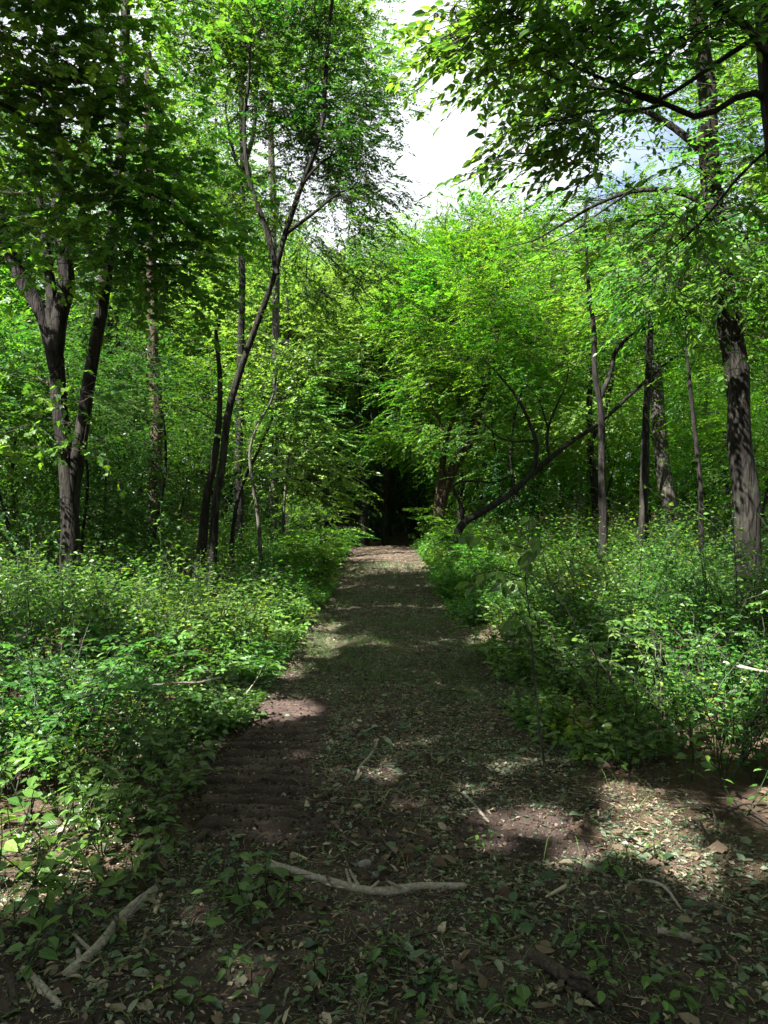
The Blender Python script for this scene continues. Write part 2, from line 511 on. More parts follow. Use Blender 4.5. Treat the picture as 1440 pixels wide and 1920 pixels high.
M['wood_dark'] = bark_mat('rotten_wood', (.016, .012, .010), (.055, .043, .034), (.12, .10, .08), furrow=.6, scale=36, lichen=0.3, stretch=1.0, bump=1.0)
M['stone'] = bark_mat('field_stone', (.05, .045, .042), (.12, .11, .10), (.22, .21, .20), scale=16, stretch=1.0, bump=0.4)

# ------------------------------------------------------------------ ground and trail
def axis(segs):
    out = []
    for a, b, s in segs:
        out.append(np.arange(a, b, s))
    return np.concatenate(out)

def grid_mesh(name, X, Y, Z):
    ny, nx = X.shape
    V = np.stack([X, Y, Z], -1).reshape(-1, 3)
    i = np.arange(ny - 1)[:, None] * nx + np.arange(nx - 1)[None]
    Q = np.stack([i, i + 1, i + nx + 1, i + nx], -1).reshape(-1, 4)
    return mesh_from(name, V, Q)

xs = axis([(-220, -40, 12), (-40, -12, 1.5), (-12, -4, .4), (-4, 4, .12), (4, 12, .4), (12, 40, 1.5), (40, 221, 12)])
ys = axis([(-60, 0, 4), (0, 12, .14), (12, 26, .22), (26, 60, 1.2), (60, 300, 12)])
X, Y = np.meshgrid(xs, ys)
Zg = gz(X, Y) + 0.03 * fbm(X * 4, Y * 4, 31, 3) * sstep(1.0, 1.6, np.abs(X)) - 0.05 * (np.abs(X) < half_w(Y) - 0.1) * (Y < 23) * (Y > 1.3)
ground = tag(link('ground', grid_mesh('ground', X, Y, Zg), M['floor']), kind='structure')

def trail_z(x, y):
    z = gz(x, y) + 0.016 * fbm(x * 3, y * 3, 41, 3) + 0.018 * fbm(x * 16, y * 16, 51, 4)
    z = z - 0.035 * np.exp(-((np.abs(x) - .74) / .24) ** 2) * sstep(5.5, 8, y)
    # track imprint with cleat ridges
    m = sstep(-1.20, -1.08, x) * (1 - sstep(-0.55, -0.42, x)) * sstep(3.3, 3.6, y) * (1 - sstep(5.9, 6.6, y))
    ph = (y + 0.05 * (x + .8) + 0.012 * vnoise(x * 6, y * 6, 7)) / 0.15 * 2 * np.pi
    z = z + m * (0.012 - 0.095 * np.exp(-(np.sin(ph / 2) / .42) ** 2) * (0.7 + 0.6 * (vnoise(x * 7, y * 7, 8) + .5)))
    # a second, fainter pass on the other side
    m2 = sstep(.45, .55, x) * (1 - sstep(.95, 1.1, x)) * sstep(3.0, 3.4, y) * (1 - sstep(8.5, 9.5, y))
    z = z - 0.018 * m2
    return z

yy = axis([(1.25, 3.2, .026), (3.2, 6.7, .015), (6.7, 8, .028), (8, 14, .06), (14, 23.6, .14)])
uu = np.linspace(-1, 1, 120)
U, Yp = np.meshgrid(uu, yy)
Xp = U * half_w(Yp)
edge = sstep(.84, 1.0, np.abs(U))
Zp = trail_z(Xp, Yp) + 0.012 - 0.075 * edge
trail = tag(link('path', grid_mesh('path', Xp, Yp, Zp), M['soil']), kind='structure')

def floor_z(x, y):
    x = np.asarray(x, float); y = np.asarray(y, float)
    on = (np.abs(x) < half_w(y) * 0.9) & (y < 23.4)
    return np.where(on, trail_z(x, y) + 0.012, gz(x, y) + 0.03 * fbm(x * 4, y * 4, 31, 3) * sstep(1.0, 1.6, np.abs(x)))

# ---- where the sun comes through
for px in (655, 690, 725, 760, 795):
    for py in (1034, 1044, 1056, 1064):
        gap_g(px, py, 0.8)
for px in (615, 640, 665): gap_g(px, 1139, 0.15)
for px in (715, 745, 775, 805, 825): gap_g(px, 1137, 0.17)
gap_g(800, 1088, .22); gap_g(825, 1098, .25); gap_g(625, 1205, .16); gap_g(670, 1201, .12); gap_g(735, 1215, .12)
gap_g(950, 1440, .12); gap_g(930, 1420, .08); gap_g(800, 1390, .08); gap_g(710, 1450, .07)
gap_g(905, 1585, .10); gap_g(960, 1540, .15); gap_g(1010, 1560, .16); gap_g(1070, 1600, .13)
gap_g(1175, 1490, .13); gap_g(1220, 1530, .25); gap_g(1245, 1585, .24); gap_g(1290, 1625, .2); gap_g(1310, 1680, .10); gap_g(1410, 1615, .12); gap_g(1435, 1640, .12)
gap_g(520, 1570, .07); gap_g(560, 1540, .05); gap_g(600, 1590, .05)
for px, py, r in ((20, 1690, .3), (60, 1620, .34), (30, 1540, .38), (120, 1560, .3), (200, 1560, .16), (160, 1620, .14), (10, 1480, .3), (110, 1490, .2)):
    gap_g(px, py, r)
gap_g(495, 1300, .10); gap_g(560, 1265, .10)
gap(40, 1240, 4.6, .52); gap(20, 1360, 4.2, .46); gap(130, 1330, 4.4, .28); gap(160, 1210, 5.0, .38); gap(250, 1225, 5.2, .15)
gap(60, 1420, 4.0, .38)
gap(480, 1120, 8.5, .5); gap(530, 1150, 8.0, .45); gap(420, 1060, 9, .4); gap(300, 1100, 8, .25); gap(620, 1020, 17, .8); gap(600, 1060, 14, .5); gap(560, 1080, 12, .4)
gap(560, 800, 13.2, 1.5, 1.2); gap(600, 890, 13.2, 1.0, 1.2); gap(540, 730, 13.2, 1.0, 1.2)
gap(900, 1110, 8.5, .5); gap(950, 1090, 9, .65); gap(1000, 1070, 9, .65); gap(1050, 1050, 9, .55); gap(880, 1020, 13, .8); gap(930, 990, 14, .9); gap(1090, 930, 7.0, .28)
gap(1180, 1040, 8, .35); gap(1290, 1010, 6.5, .25); gap(1350, 1000, 7.5, .25); gap(1400, 1430, 3.8, .22); gap(1430, 1490, 3.5, .2); gap(1280, 1480, 3.9, .1)
gap(1060, 1190, 6.5, .16); gap(1010, 1290, 5.6, .10)
gap(790, 600, 20.5, 1.6, 4.0); gap(790, 800, 20.0, 1.1, 4.0); gap(880, 520, 20.5, 1.6, 4.0); gap(640, 230, 12.5, 1.0, 4.2); gap(560, 120, 12.5, 1.0, 4.2); gap(480, 300, 13, .8, 4.0); gap(340, 200, 10, .5, 1.2); gap(1180, 600, 14, 1.0, 2.0); gap(1000, 560, 16, 1.2, 2.5)
gap(190, 520, 11, .30)

_r = np.random.default_rng(5)
for _ in range(230):
    y_ = _r.uniform(4.6, 17); sd_ = _r.choice([-1, 1])
    x_ = sd_ * (1.25 + _r.random() ** 1.3 * min(5.5, .5 * y_))
    DAPPLE.append((np.array([x_, y_, float(gz(x_, y_)) + .75]), _r.uniform(.12, .42), .6))

# ------------------------------------------------------------------ trees
def in_ellipsoid(n, bias=0.55):
    d = norm(rng.standard_normal((n, 3)))
    r = rng.random(n) ** (1 / 3.0) * (1 - bias) + bias * (0.55 + 0.45 * rng.random(n))
    return d * r[:, None]

def grow_branches(nodes, nrad, targets, rscale=1.0):
    """connect each target to the nearest wood; returns paths, radii"""
    nodes = [np.asarray(n, float) for n in nodes]; nrad = list(nrad)
    arr = np.array(nodes); ra = np.array(nrad)
    d0 = np.array([np.min(np.linalg.norm(arr - t, axis=1)) for t in targets])
    order = np.argsort(d0)
    paths = []; rads = []
    K = 7
    tt = np.linspace(0, 1, K)[:, None]
    for oi in order:
        c = targets[oi]
        v = c - arr
        dist = np.linalg.norm(v, axis=1)
        cost = dist + 0.7 * np.maximum(0, -v[:, 2]) + 0.25 * np.maximum(0, np.linalg.norm(v[:, :2], axis=1) * 0.3 - v[:, 2])
        j = int(np.argmin(cost))
        a = arr[j]; L = max(dist[j], 0.05)
        mid = a + 0.5 * (c - a) + np.array([0, 0, 0.10 * L]) + 0.09 * L * rng.standard_normal(3)
        p = (1 - tt) ** 2 * a + 2 * tt * (1 - tt) * mid + tt ** 2 * c
        p[1:-1] += 0.025 * L * rng.standard_normal((K - 2, 3))
        r0 = min(ra[j] * 0.62, (0.006 + 0.0105 * L) * rscale + 0.002)
        r = r0 * (1 - tt[:, 0]) + 0.0035 * rscale * tt[:, 0]
        paths.append(p); rads.append(r)
        arr = np.concatenate([arr, p[2:]]); ra = np.concatenate([ra, r[2:]])
    return np.array(paths), np.array(rads)

def crown_parts(blobs, nodes, nrad, sprays=7, spray_len=0.5, nleaf=13, leaf=0.085, width=0.6, cl_r=0.65, tilt=.35, droop=.25, spread=.9, do_carve=True, axis_pt=None, twigs=True, rscale=1.0, cgrow=1.0):
    """blobs (cx,cy,cz,rx,ry,rz,nclusters)"""
    tg = []
    for b in blobs:
        c = np.array(b[:3]); r = np.array(b[3:6])
        tg.append(c + in_ellipsoid(int(b[6])) * r)
    tg = np.concatenate(tg)
    if do_carve:
        tg = tg[carve(tg, 0.8 * cgrow)]
    paths, rads = grow_branches(nodes, nrad, tg, rscale)
    n = len(tg)
    st = np.repeat(tg, sprays, axis=0)
    st = st + rng.standard_normal(st.shape) * np.array([1, 1, .42]) * cl_r * 0.55
    ax = np.mean(np.array(nodes), axis=0) if axis_pt is None else np.asarray(axis_pt)
    outw = norm((st - ax) * np.array([1, 1, .25]))
    dr = norm(outw * 0.8 + rng.standard_normal(st.shape) * np.array([.75, .75, .28]))
    ln = spray_len * (0.6 + 0.8 * rng.random(len(st)))
    pos, ld, nr, L, rd = spray_leaves(st, dr, ln, nleaf, leaf, spread, tilt, droop)
    k = np.ones(len(pos), bool)
    k &= rng.random(len(pos)) > 0.06
    if do_carve: k &= carve(pos, cgrow)
    tw = None
    if twigs:
        t = np.linspace(0, 1, 3)[None, :, None]
        e = st + norm(dr) * ln[:, None]
        p = st[:, None] * (1 - t) + e[:, None] * t
        p[..., 2] -= droop * ln[:, None] * (t[..., 0] ** 2)
        # carry each twig back towards its cluster
        p0 = np.repeat(tg, sprays, axis=0)
        p = np.concatenate([p0[:, None], p], axis=1)
        kk = carve(st, cgrow) if do_carve else np.ones(len(st), bool)
        tw = batch_tubes(p[kk], np.tile(np.array([.004, .003, .0022, .0012]), (kk.sum(), 1)) * rscale, 3)
    return paths, rads, (pos[k], ld[k], nr[k], L[k], np.full(k.sum(), width), rd[k]), tw

def bl(px, py, d, rx, ry, rd, n):
    """crown blob from photo pixels at distance d: half width / half height in pixels, half depth in metres"""
    c = P(px, py, d)
    return (c[0], c[1], c[2], rx / FPX * d, rd, ry / FPX * d, n)

def stem_mesh(name, pts, r0, r1, base, mat, parent, sides=14, flare=False, lump=.22, seed=0, power=1.0, step=0.14):
    pts = np.asarray(pts, float)
    length = np.sum(np.linalg.norm(np.diff(pts, axis=0), axis=1))
    K = max(6, int(length / step))
    p = spline(pts, K)
    t = np.linspace(0, 1, K)
    wob = np.stack([vnoise(t * length * .9, t * 0 + seed, 61), vnoise(t * length * .9, t * 0 + seed + 9, 62), t * 0], -1)
    p = p + wob * r0 * 0.5 * np.minimum(1, np.minimum(t, 1 - t) * 10)[:, None]
    r = r0 + (r1 - r0) * t ** power
    if flare: r = r * (1 + 0.75 * np.exp(-t * length / 0.30))
    V, Q = batch_tubes(p[None], r[None], sides, lump, seed)
    b = Buf(); b.add(V, Q)
    o = buf_obj(name, b, mat, parent, base)
    return p, r

def make_tree(name, label, stems, blobs, bark, leafm, group=None, cat='tree', tpl='d2', near_leaves=0, limb_from=1, seed=0, **kw):
    """stems: list of (points, r0, r1); the first is the trunk rising from the ground"""
    base = np.asarray(stems[0][0][0], float).copy()
    base[2] = float(gz(base[0], base[1]))
    root = empty(name, base, label, cat, group)
    nodes = []; nrad = []
    for i, (pts, r0, r1) in enumerate(stems):
        pts = [np.asarray(p, float) for p in pts]
        if i == 0:
            pts[0] = np.array([pts[0][0], pts[0][1], base[2] - 0.12])
        p, r = stem_mesh('trunk' if i < limb_from else 'limb', pts, r0, r1, base, bark, root, sides=16 if r0 > .06 else 9, flare=(i == 0), seed=seed + i)
        k0 = int(len(p) * 0.3) if i == 0 else int(len(p) * .15)
        nodes += list(p[k0:]); nrad += list(r[k0:])
    if blobs:
        paths, rads, lv, tw = crown_parts(blobs, nodes, nrad, **kw)
        b = Buf()
        V, Q = batch_tubes(paths, rads, 5); b.add(V, Q)
        if tw is not None: b.add(*tw)
        br = buf_obj('branches', b, M['twig'] if bark is not M['bark_pale'] else M['bark'], root, base)
        br['kind'] = 'stuff'
        pos, ld, nr, L, W, rd = lv
        if near_leaves:
            px = 720 + FPX * pos[:, 0] / pos[:, 1]; py = HOR - FPX * (pos[:, 2] - CAMZ) / pos[:, 1]
            vis = (px > 0) & (px < 1440) & (py > 0) & (py < 1900)
            score = np.where(vis, L / np.linalg.norm(pos - [0, 0, CAMZ], axis=1), 0)
            idx = np.argsort(-score)[:near_leaves]
            single_leaves(root, base, pos[idx], ld[idx], nr[idx], L[idx], W[idx], leafm, tpl)
            k = np.ones(len(pos), bool); k[idx] = False
            pos, ld, nr, L, W, rd = pos[k], ld[k], nr[k], L[k], W[k], rd[k]
        cme = leaf_mesh('crown', pos - base, ld, nr, L, W, tpl, rd)
        link('crown', cme, leafm, root)
        STAT[name] = STAT.get(name, 0) + len(pos)
    return root
STAT = {}

_unit_leaf = {}
def unit_leaf(tpl, mat, k, width=0.6):
    key = (tpl, mat.name, k, width)
    if key not in _unit_leaf:
        me = leaf_mesh('leaf', np.zeros((1, 3)), np.array([[1.0, 0, 0]]), np.array([[0, 0, 1.0]]), [1.0], [width], tpl, np.array([[.15, .4, .6, .85][k]]))
        me.materials.append(mat)
        _unit_leaf[key] = me
    return _unit_leaf[key]

def leaf_matrix(p, d, n, L):
    d = norm(np.asarray(d, float)); s = norm(np.cross(n, d)); u = np.cross(d, s)
    return Matrix(((d[0] * L, s[0] * L, u[0] * L, p[0]), (d[1] * L, s[1] * L, u[1] * L, p[1]), (d[2] * L, s[2] * L, u[2] * L, p[2]), (0, 0, 0, 1)))

def single_leaves(root, base, pos, ld, nr, L, W, mat, tpl):
    for i in range(len(pos)):
        o = bpy.data.objects.new('leaf', unit_leaf(tpl, mat, i % 4, round(float(W[i]), 2)))
        COL.objects.link(o)
        o.parent = root
        o.matrix_local = leaf_matrix(pos[i] - base, ld[i], nr[i], float(L[i]))

def px_path(d, *pp):
    """list of points from (px, py) or (px, py, d)"""
    return [P(q[0], q[1], q[2] if len(q) > 2 else d) for q in pp]

def gbase(px, d):
    x = (px - 720) / FPX * d
    return np.array([x, d, float(gz(x, d))])

# T1 - big forked maple on the left
d = 11.0
make_tree('maple_tree', 'large dark maple on the left, low trunk forking into several upright stems', [
    ([gbase(132, d)] + px_path(d, (128, 930), (122, 840), (112, 730), (104, 640), (98, 580)), .145, .10),
    (px_path(d, (131, 985), (138, 900), (152, 800), (166, 700), (186, 590), (202, 470), (214, 400), (230, 310), (240, 200), (236, 60), (240, -160), (235, -420)), .112, .045),
    (px_path(d, (108, 690), (80, 590), (45, 530), (14, 455), (-6, 380), (-40, 250), (-90, 80)), .115, .05),
    (px_path(d, (104, 660), (112, 600), (128, 540), (124, 480), (116, 400), (110, 280), (100, 100), (105, -150)), .125, .05),
    (px_path(d, (100, 640), (98, 560), (92, 500), (84, 420), (70, 300)), .10, .03),
    (px_path(d, (236, 330), (262, 352, 10.6), (300, 372, 10.2), (340, 395, 9.9), (370, 430, 9.6)), .045, .012),
    (px_path(d, (120, 260, 10.0), (60, 230, 9.0), (20, 205, 8.5), (-40, 180, 8.0)), .05, .02),
], [bl(150, 120, 9.5, 200, 150, 1.9, 85), bl(270, 420, 9.8, 110, 150, 1.2, 50), bl(60, 330, 10, 130, 130, 1.6, 40),
    bl(330, 520, 10.2, 60, 110, .8, 14), bl(40, 40, 8.0, 120, 150, 1.4, 30), bl(180, 280, 10, 160, 120, 1.6, 40),
    bl(20, 700, 12.5, 90, 100, 1.4, 12), bl(90, 480, 10.5, 70, 80, .8, 10), bl(120, 770, 10.4, 80, 90, .5, 9),
    (-3.7, 11.0, 10.5, 3.6, 3.4, 1.9, 70)],
    M['bark'], M['maple'], tpl='m', limb_from=1, sprays=7, nleaf=11, leaf=.098, width=.95, spray_len=.5, cl_r=.9, tilt=.45, seed=1, cgrow=.7)

# T2 - curved slender tree left of the trail
d = 12.0
make_tree('ash_tree', 'slender tree with a curving pale-flecked trunk leaning over left undergrowth beside the track', [
    ([gbase(395, d)] + px_path(d, (402, 960), (414, 880), (428, 780), (452, 690), (480, 610), (512, 530), (534, 450), (560, 370), (585, 300), (605, 230), (612, 160), (620, 40), (640, -120)), .07, .022),
    (px_path(d, (536, 440), (590, 400), (640, 362), (690, 350)), .035, .01),
    (px_path(d, (566, 350), (600, 310), (640, 285)), .03, .01),
    (px_path(d, (520, 515), (500, 430), (470, 340), (460, 230), (468, 150), (470, 20)), .05, .015),
], [bl(560, 130, 12.5, 130, 110, 1.5, 54), bl(630, 230, 12.5, 90, 110, 1.3, 46), bl(672, 320, 12.5, 70, 70, 1.1, 26), bl(500, 310, 13, 130, 120, 1.5, 42), bl(600, 430, 12.5, 120, 70, 1.2, 44), bl(640, 540, 13.5, 80, 60, 1.0, 22), bl(420, 450, 13.5, 90, 110, 1.0, 26),
    bl(590, 20, 12.5, 90, 50, 1.2, 18), bl(420, 60, 13, 110, 110, 1.4, 40), (-1.6, 12.6, 11.0, 1.7, 1.9, 1.2, 26)],
    M['bark'], M['ash'], sprays=9, nleaf=15, leaf=.085, width=.42, spray_len=.42, cl_r=.5, tilt=.5, seed=11, cgrow=.6)

# companions at its foot
make_tree('leaning_stem_tree', 'dark leaning twin stem at the foot of the curved slender tree', [
    ([gbase(372, 12.6)] + px_path(12.6, (382, 960), (398, 880), (412, 800), (415, 720), (405, 620)), .085, .03)],
    [bl(360, 640, 12.8, 120, 110, 1.2, 26), bl(300, 760, 13, 90, 70, 1.0, 16)], M['bark_dark'], M['dark'], sprays=7, nleaf=12, leaf=.08, width=.55, seed=21)
make_tree('leaning_sapling', 'thin dark sapling leaning right behind the curved slender tree', [
    ([gbase(432, 13.2)] + px_path(13.2, (440, 975), (458, 900), (482, 850), (515, 770), (528, 700)), .05, .015)],
    [bl(540, 670, 13.8, 70, 50, .9, 8)], M['bark_dark'], M['dark'], sprays=7, nleaf=12, leaf=.075, width=.55, seed=23, do_carve=False)
# sunlit sapling beside the trail
d = 13.2
make_tree('sunlit_sapling', 'bright sunlit young tree with layered sprays at the left edge of the track', [
    ([gbase(492, 12.4)] + px_path(12.8, (484, 980), (474, 900), (470, 840), (488, 790), (512, 745), (520, 690)), .045, .014),
    ([P(530, 1000, d), P(536, 900, d), P(548, 800, d), P(556, 720, d)], .03, .010)],
    [bl(560, 850, d, 75, 75, .8, 44), bl(540, 760, d, 62, 60, .75, 30), bl(600, 900, d, 46, 46, .6, 20), bl(580, 690, 13.6, 60, 40, .7, 14)],
    M['bark_pale'], M['pale'], sprays=8, nleaf=13, leaf=.085, width=.5, spray_len=.40, cl_r=.46, tilt=.9, droop=.15, seed=25, do_carve=False)
make_tree('roadside_bush', 'small sunlit bush where the track meets the crest on the left', [
    ([gbase(600, 16.8)] + px_path(16.8, (602, 1000), (606, 960)), .03, .01)],
    [bl(575, 950, 16.5, 40, 34, .7, 16), bl(630, 1010, 17.0, 26, 30, .5, 12), bl(600, 985, 16.6, 34, 26, .5, 7)], M['bark_dark'], M['beech'], cat='bush', sprays=7, nleaf=12, leaf=.075, width=.5, spray_len=.34, cl_r=.4, tilt=.5, seed=27, do_carve=False)

# T4 - dark leaning tree on the right edge of the track
d = 16.5
make_tree('leaning_tree', 'dark crooked tree leaning far to the right from the right edge of the track', [
    ([gbase(846, d)] + px_path(d, (852, 1030), (868, 985), (900, 962), (950, 930), (1000, 886), (1060, 836), (1130, 788), (1200, 724), (1262, 672), (1320, 640)), .098, .02),
    (px_path(d, (868, 984), (864, 945), (850, 912), (880, 902), (930, 904), (960, 890)), .045, .014),
    (px_path(d, (998, 888), (1006, 845), (1000, 810), (972, 750), (936, 705), (905, 670)), .06, .014),
    (px_path(d, (1002, 826), (960, 828), (925, 812), (890, 770)), .028, .008),
    (px_path(d, (1030, 862), (1026, 815), (1040, 770), (1058, 728), (1066, 690)), .04, .010),
    (px_path(d, (1026, 800), (1010, 750), (985, 720)), .022, .008),
], [bl(920, 620, 16.5, 130, 80, 1.6, 60), bl(1060, 640, 16.5, 120, 70, 1.6, 46), bl(1180, 600, 16.5, 120, 70, 1.5, 40), bl(1300, 620, 16.5, 80, 60, 1.2, 22), bl(960, 520, 16.5, 120, 60, 1.5, 44)],
    M['bark_dark'], M['beech'], sprays=7, nleaf=14, leaf=.085, width=.5, spray_len=.5, cl_r=.6, tilt=.3, seed=31)

# T5 - leaning brown trees with the bright crown over the far track
d = 20.5
make_tree('hornbeam_tree', 'leaning brown tree with a bright yellow-green crown spreading over the far track', [
    ([gbase(818, d)] + px_path(d, (824, 950), (848, 880), (880, 820), (902, 760), (915, 700), (930, 600), (940, 480)), .20, .05),
    (px_path(d, (822, 950), (828, 880), (838, 820), (858, 760), (868, 700)), .11, .03),
    (px_path(d, (838, 830), (820, 780), (790, 740)), .05, .015)],
    [bl(870, 530, 20.5, 120, 90, 2.0, 90), bl(790, 600, 20.5, 80, 80, 1.7, 60), bl(800, 730, 20.5, 80, 50, 1.4, 30), bl(745, 815, 20.5, 60, 34, 1.0, 18), bl(800, 830, 20.5, 60, 30, 1.0, 14), bl(930, 440, 20.5, 110, 60, 1.8, 40), bl(890, 700, 20.5, 80, 70, 1.5, 28)],
    M['bark_red'], M['beech'], sprays=9, nleaf=15, leaf=.11, width=.52, spray_len=.62, cl_r=.7, tilt=.32, seed=41)

# right-hand trunks
d = 12.6
make_tree('forked_tree', 'slim dark upright tree forking at mid height behind the leaning tree', [
    ([gbase(1130, d)] + px_path(d, (1129, 900), (1128, 830), (1124, 760), (1114, 700), (1112, 620), (1104, 540), (1098, 450), (1096, 380)), .08, .02),
    (px_path(d, (1125, 745), (1146, 700), (1152, 665), (1180, 632, 12.3), (1230, 608, 12), (1300, 585, 11.6), (1380, 560, 11.2)), .045, .012)],
    [bl(1100, 430, 13, 130, 110, 1.5, 40), bl(1240, 560, 12.2, 110, 50, 1.0, 22)],
    M['bark_dark'], M['ash'], sprays=8, nleaf=13, leaf=.085, width=.5, spray_len=.45, cl_r=.6, seed=51)
d = 13.6
make_tree('straight_tree', 'straight dark tree standing beside a pale leaning trunk on the right', [
    ([gbase(1205, d)] + px_path(d, (1208, 900), (1212, 780), (1216, 660), (1220, 560), (1224, 470), (1228, 390)), .095, .03)],
    [bl(1220, 470, 14, 130, 80, 1.5, 40)], M['bark'], M['ash'], sprays=8, nleaf=13, leaf=.085, width=.5, seed=53)
d = 17.5
make_tree('pale_leaning_tree', 'pale grey trunk leaning left in the right-hand woods', [
    ([gbase(1262, d)] + px_path(d, (1254, 930), (1244, 860), (1234, 790), (1226, 700), (1215, 560), (1200, 380)), .20, .09)],
    [bl(1200, 640, 18, 120, 60, 1.8, 30), bl(1200, 420, 18, 130, 70, 1.8, 30)], M['bark_pale'], M['ash'], sprays=8, nleaf=13, leaf=.105, width=.5, spray_len=.6, cl_r=.8, seed=55)
d = 11.0
make_tree('thin_pole_tree', 'thin dark pole-like tree between the pale leaning trunk and the big right trunk', [
    ([gbase(1318, d)] + px_path(d, (1312, 920), (1306, 850), (1298, 760), (1290, 680), (1284, 560), (1280, 440)), .045, .018)],
    [bl(1300, 480, 11.2, 110, 60, 1.0, 26), bl(1380, 640, 11.4, 80, 70, 1.0, 16)], M['bark_dark'], M['beech'], sprays=7, nleaf=12, leaf=.075, width=.55, seed=57)
# T10 - big right trunk
d = 9.0
make_tree('tall_tree', 'tall thick furrowed trunk at the right edge, leaning slightly left as it rises', [
    ([gbase(1412, d)] + px_path(d, (1402, 950), (1392, 850), (1380, 740), (1368, 640), (1356, 550), (1345, 430), (1332, 300), (1322, 170), (1312, 50), (1304, -120), (1300, -400)), .165, .08),
    (px_path(d, (1340, 395), (1290, 368, 9.2), (1240, 358, 9.4), (1180, 362, 9.7), (1120, 384, 10), (1060, 418, 10.3), (1000, 452, 10.6), (930, 470, 11)), .04, .006),
    (px_path(d, (1180, 362, 9.7), (1130, 396, 9.9), (1080, 432, 10.1), (1010, 470, 10.3)), .016, .005),
    (px_path(d, (1330, 300), (1260, 240, 9.2), (1190, 200, 9.4), (1120, 170, 9.7), (1040, 120, 10)), .05, .012),
    (px_path(d, (1350, 480), (1420, 430, 8.6), (1480, 380, 8.2)), .05, .015)],
    [bl(1150, 130, 10, 190, 110, 1.4, 46), bl(1000, 90, 10.4, 110, 90, 1.1, 24), bl(1300, 480, 8.6, 120, 90, 1.1, 30), bl(1400, 520, 8.4, 90, 150, 1.0, 26), bl(1380, 260, 8.8, 100, 130, 1.2, 26), bl(1180, 520, 9.4, 90, 40, .8, 12),
     (4.2, 8.6, 9.4, 3.4, 3.0, 1.7, 56)],
    M['bark'], M['ash'], sprays=7, nleaf=12, leaf=.095, width=.55, spray_len=.5, cl_r=.65, tilt=.42, seed=61, cgrow=.6)

# T11 - near tree whose boughs hang in at the upper right
d = 5.0
make_tree('overhanging_tree', 'near tree at the upper right edge with dark leafy boughs against the sky', [
    ([np.array([2.98, 5.0, 0])] + [np.array([2.96, 5.0, 1.5]), np.array([2.82, 5.0, 3.2])] + px_path(d, (1462, 300), (1444, 150), (1436, 30), (1432, -120), (1440, -400)), .115, .06),
    (px_path(d, (1452, 200), (1400, 175), (1352, 205), (1300, 222), (1250, 200, 4.9), (1222, 190, 4.9), (1160, 165, 4.8), (1100, 140, 4.8), (1040, 110, 4.8), (960, 60, 4.8)), .026, .005),
    (px_path(d, (1440, 60), (1390, 90), (1330, 130), (1270, 170), (1225, 195), (1180, 180), (1130, 168), (1060, 160), (990, 120)), .022, .004),
    (px_path(d, (1250, 198), (1180, 212, 4.9), (1110, 210, 4.8), (1030, 235, 4.8), (960, 265, 4.8)), .012, .003),
    (px_path(d, (1444, 120), (1400, 60, 4.6), (1340, 10, 4.4), (1280, -60, 4.2), (1150, -150, 4.2)), .03, .010),
    (px_path(d, (1440, 280), (1385, 330), (1330, 400), (1270, 460), (1200, 520)), .012, .003)],
    [bl(1010, 60, 4.8, 150, 70, .45, 22), bl(1130, 130, 4.9, 160, 90, .5, 22), bl(980, 250, 4.9, 90, 60, .3, 9), bl(1080, 270, 4.9, 90, 40, .3, 7), bl(880, 50, 4.8, 60, 60, .3, 12), bl(1330, 50, 4.6, 100, 70, .5, 12),
     bl(1330, 420, 5.0, 90, 60, .4, 7), bl(1200, -120, 4.4, 250, 80, .8, 26),
     (1.2, 4.4, 6.6, 1.9, 1.6, .7, 34)],
    M['bark_dark'], M['ash'], near_leaves=290, tpl='o4', sprays=5, nleaf=10, leaf=.078, width=.48, spray_len=.32, cl_r=.30, tilt=.55, droop=.4, seed=71, cgrow=.4)

# T12 and further trunks
make_tree('dim_trunk_tree', 'shaded upright trunk midway between the forked maple and the curved tree', [
    ([gbase(290, 15.5)] + px_path(15.5, (292, 880), (294, 760), (288, 640), (285, 480), (282, 300), (280, 100)), .15, .07)],
    [bl(280, 560, 16, 140, 130, 2.0, 40), bl(300, 240, 16, 130, 130, 2.0, 40)], M['bark_red'], M['dark'], sprays=8, nleaf=13, leaf=.10, width=.55, spray_len=.6, cl_r=.8, seed=81)
make_tree('pale_pole_tree', 'tall straight pale trunk rising behind the curved slender tree', [
    ([gbase(512, 21)] + px_path(21, (514, 900), (516, 700), (518, 560), (514, 420), (508, 300), (505, 150), (500, -60)), .13, .07)],
    [bl(520, 60, 21, 150, 110, 2.4, 46), bl(600, 170, 20, 110, 100, 2.0, 36), bl(480, 460, 21, 110, 90, 2.0, 30), bl(690, 150, 21, 45, 70, 1.4, 14), bl(670, 70, 21, 40, 60, 1.2, 10)], M['bark_pale'], M['ash'], sprays=9, nleaf=14, leaf=.12, width=.45, spray_len=.62, cl_r=.8, tilt=.5, seed=83, cgrow=.4)
make_tree('twin_stem_tree', 'tall slim twin-stemmed tree against the sky at upper left', [
    ([gbase(448, 18)] + px_path(18, (450, 800), (452, 620), (455, 480), (456, 330), (452, 200), (456, 100), (462, 0), (465, -120)), .11, .05),
    (px_path(18, (458, 320), (476, 250), (482, 170), (486, 60), (492, -80)), .06, .03),
    (px_path(18, (452, 330), (435, 270), (424, 200), (432, 150)), .04, .02)],
    [bl(430, 120, 18, 110, 110, 1.8, 40), bl(380, 280, 18, 90, 110, 1.8, 30), bl(470, 20, 18, 110, 50, 1.6, 22)], M['bark_dark'], M['ash'], sprays=8, nleaf=13, leaf=.11, width=.45, spray_len=.6, cl_r=.75, tilt=.5, seed=85, cgrow=.8)
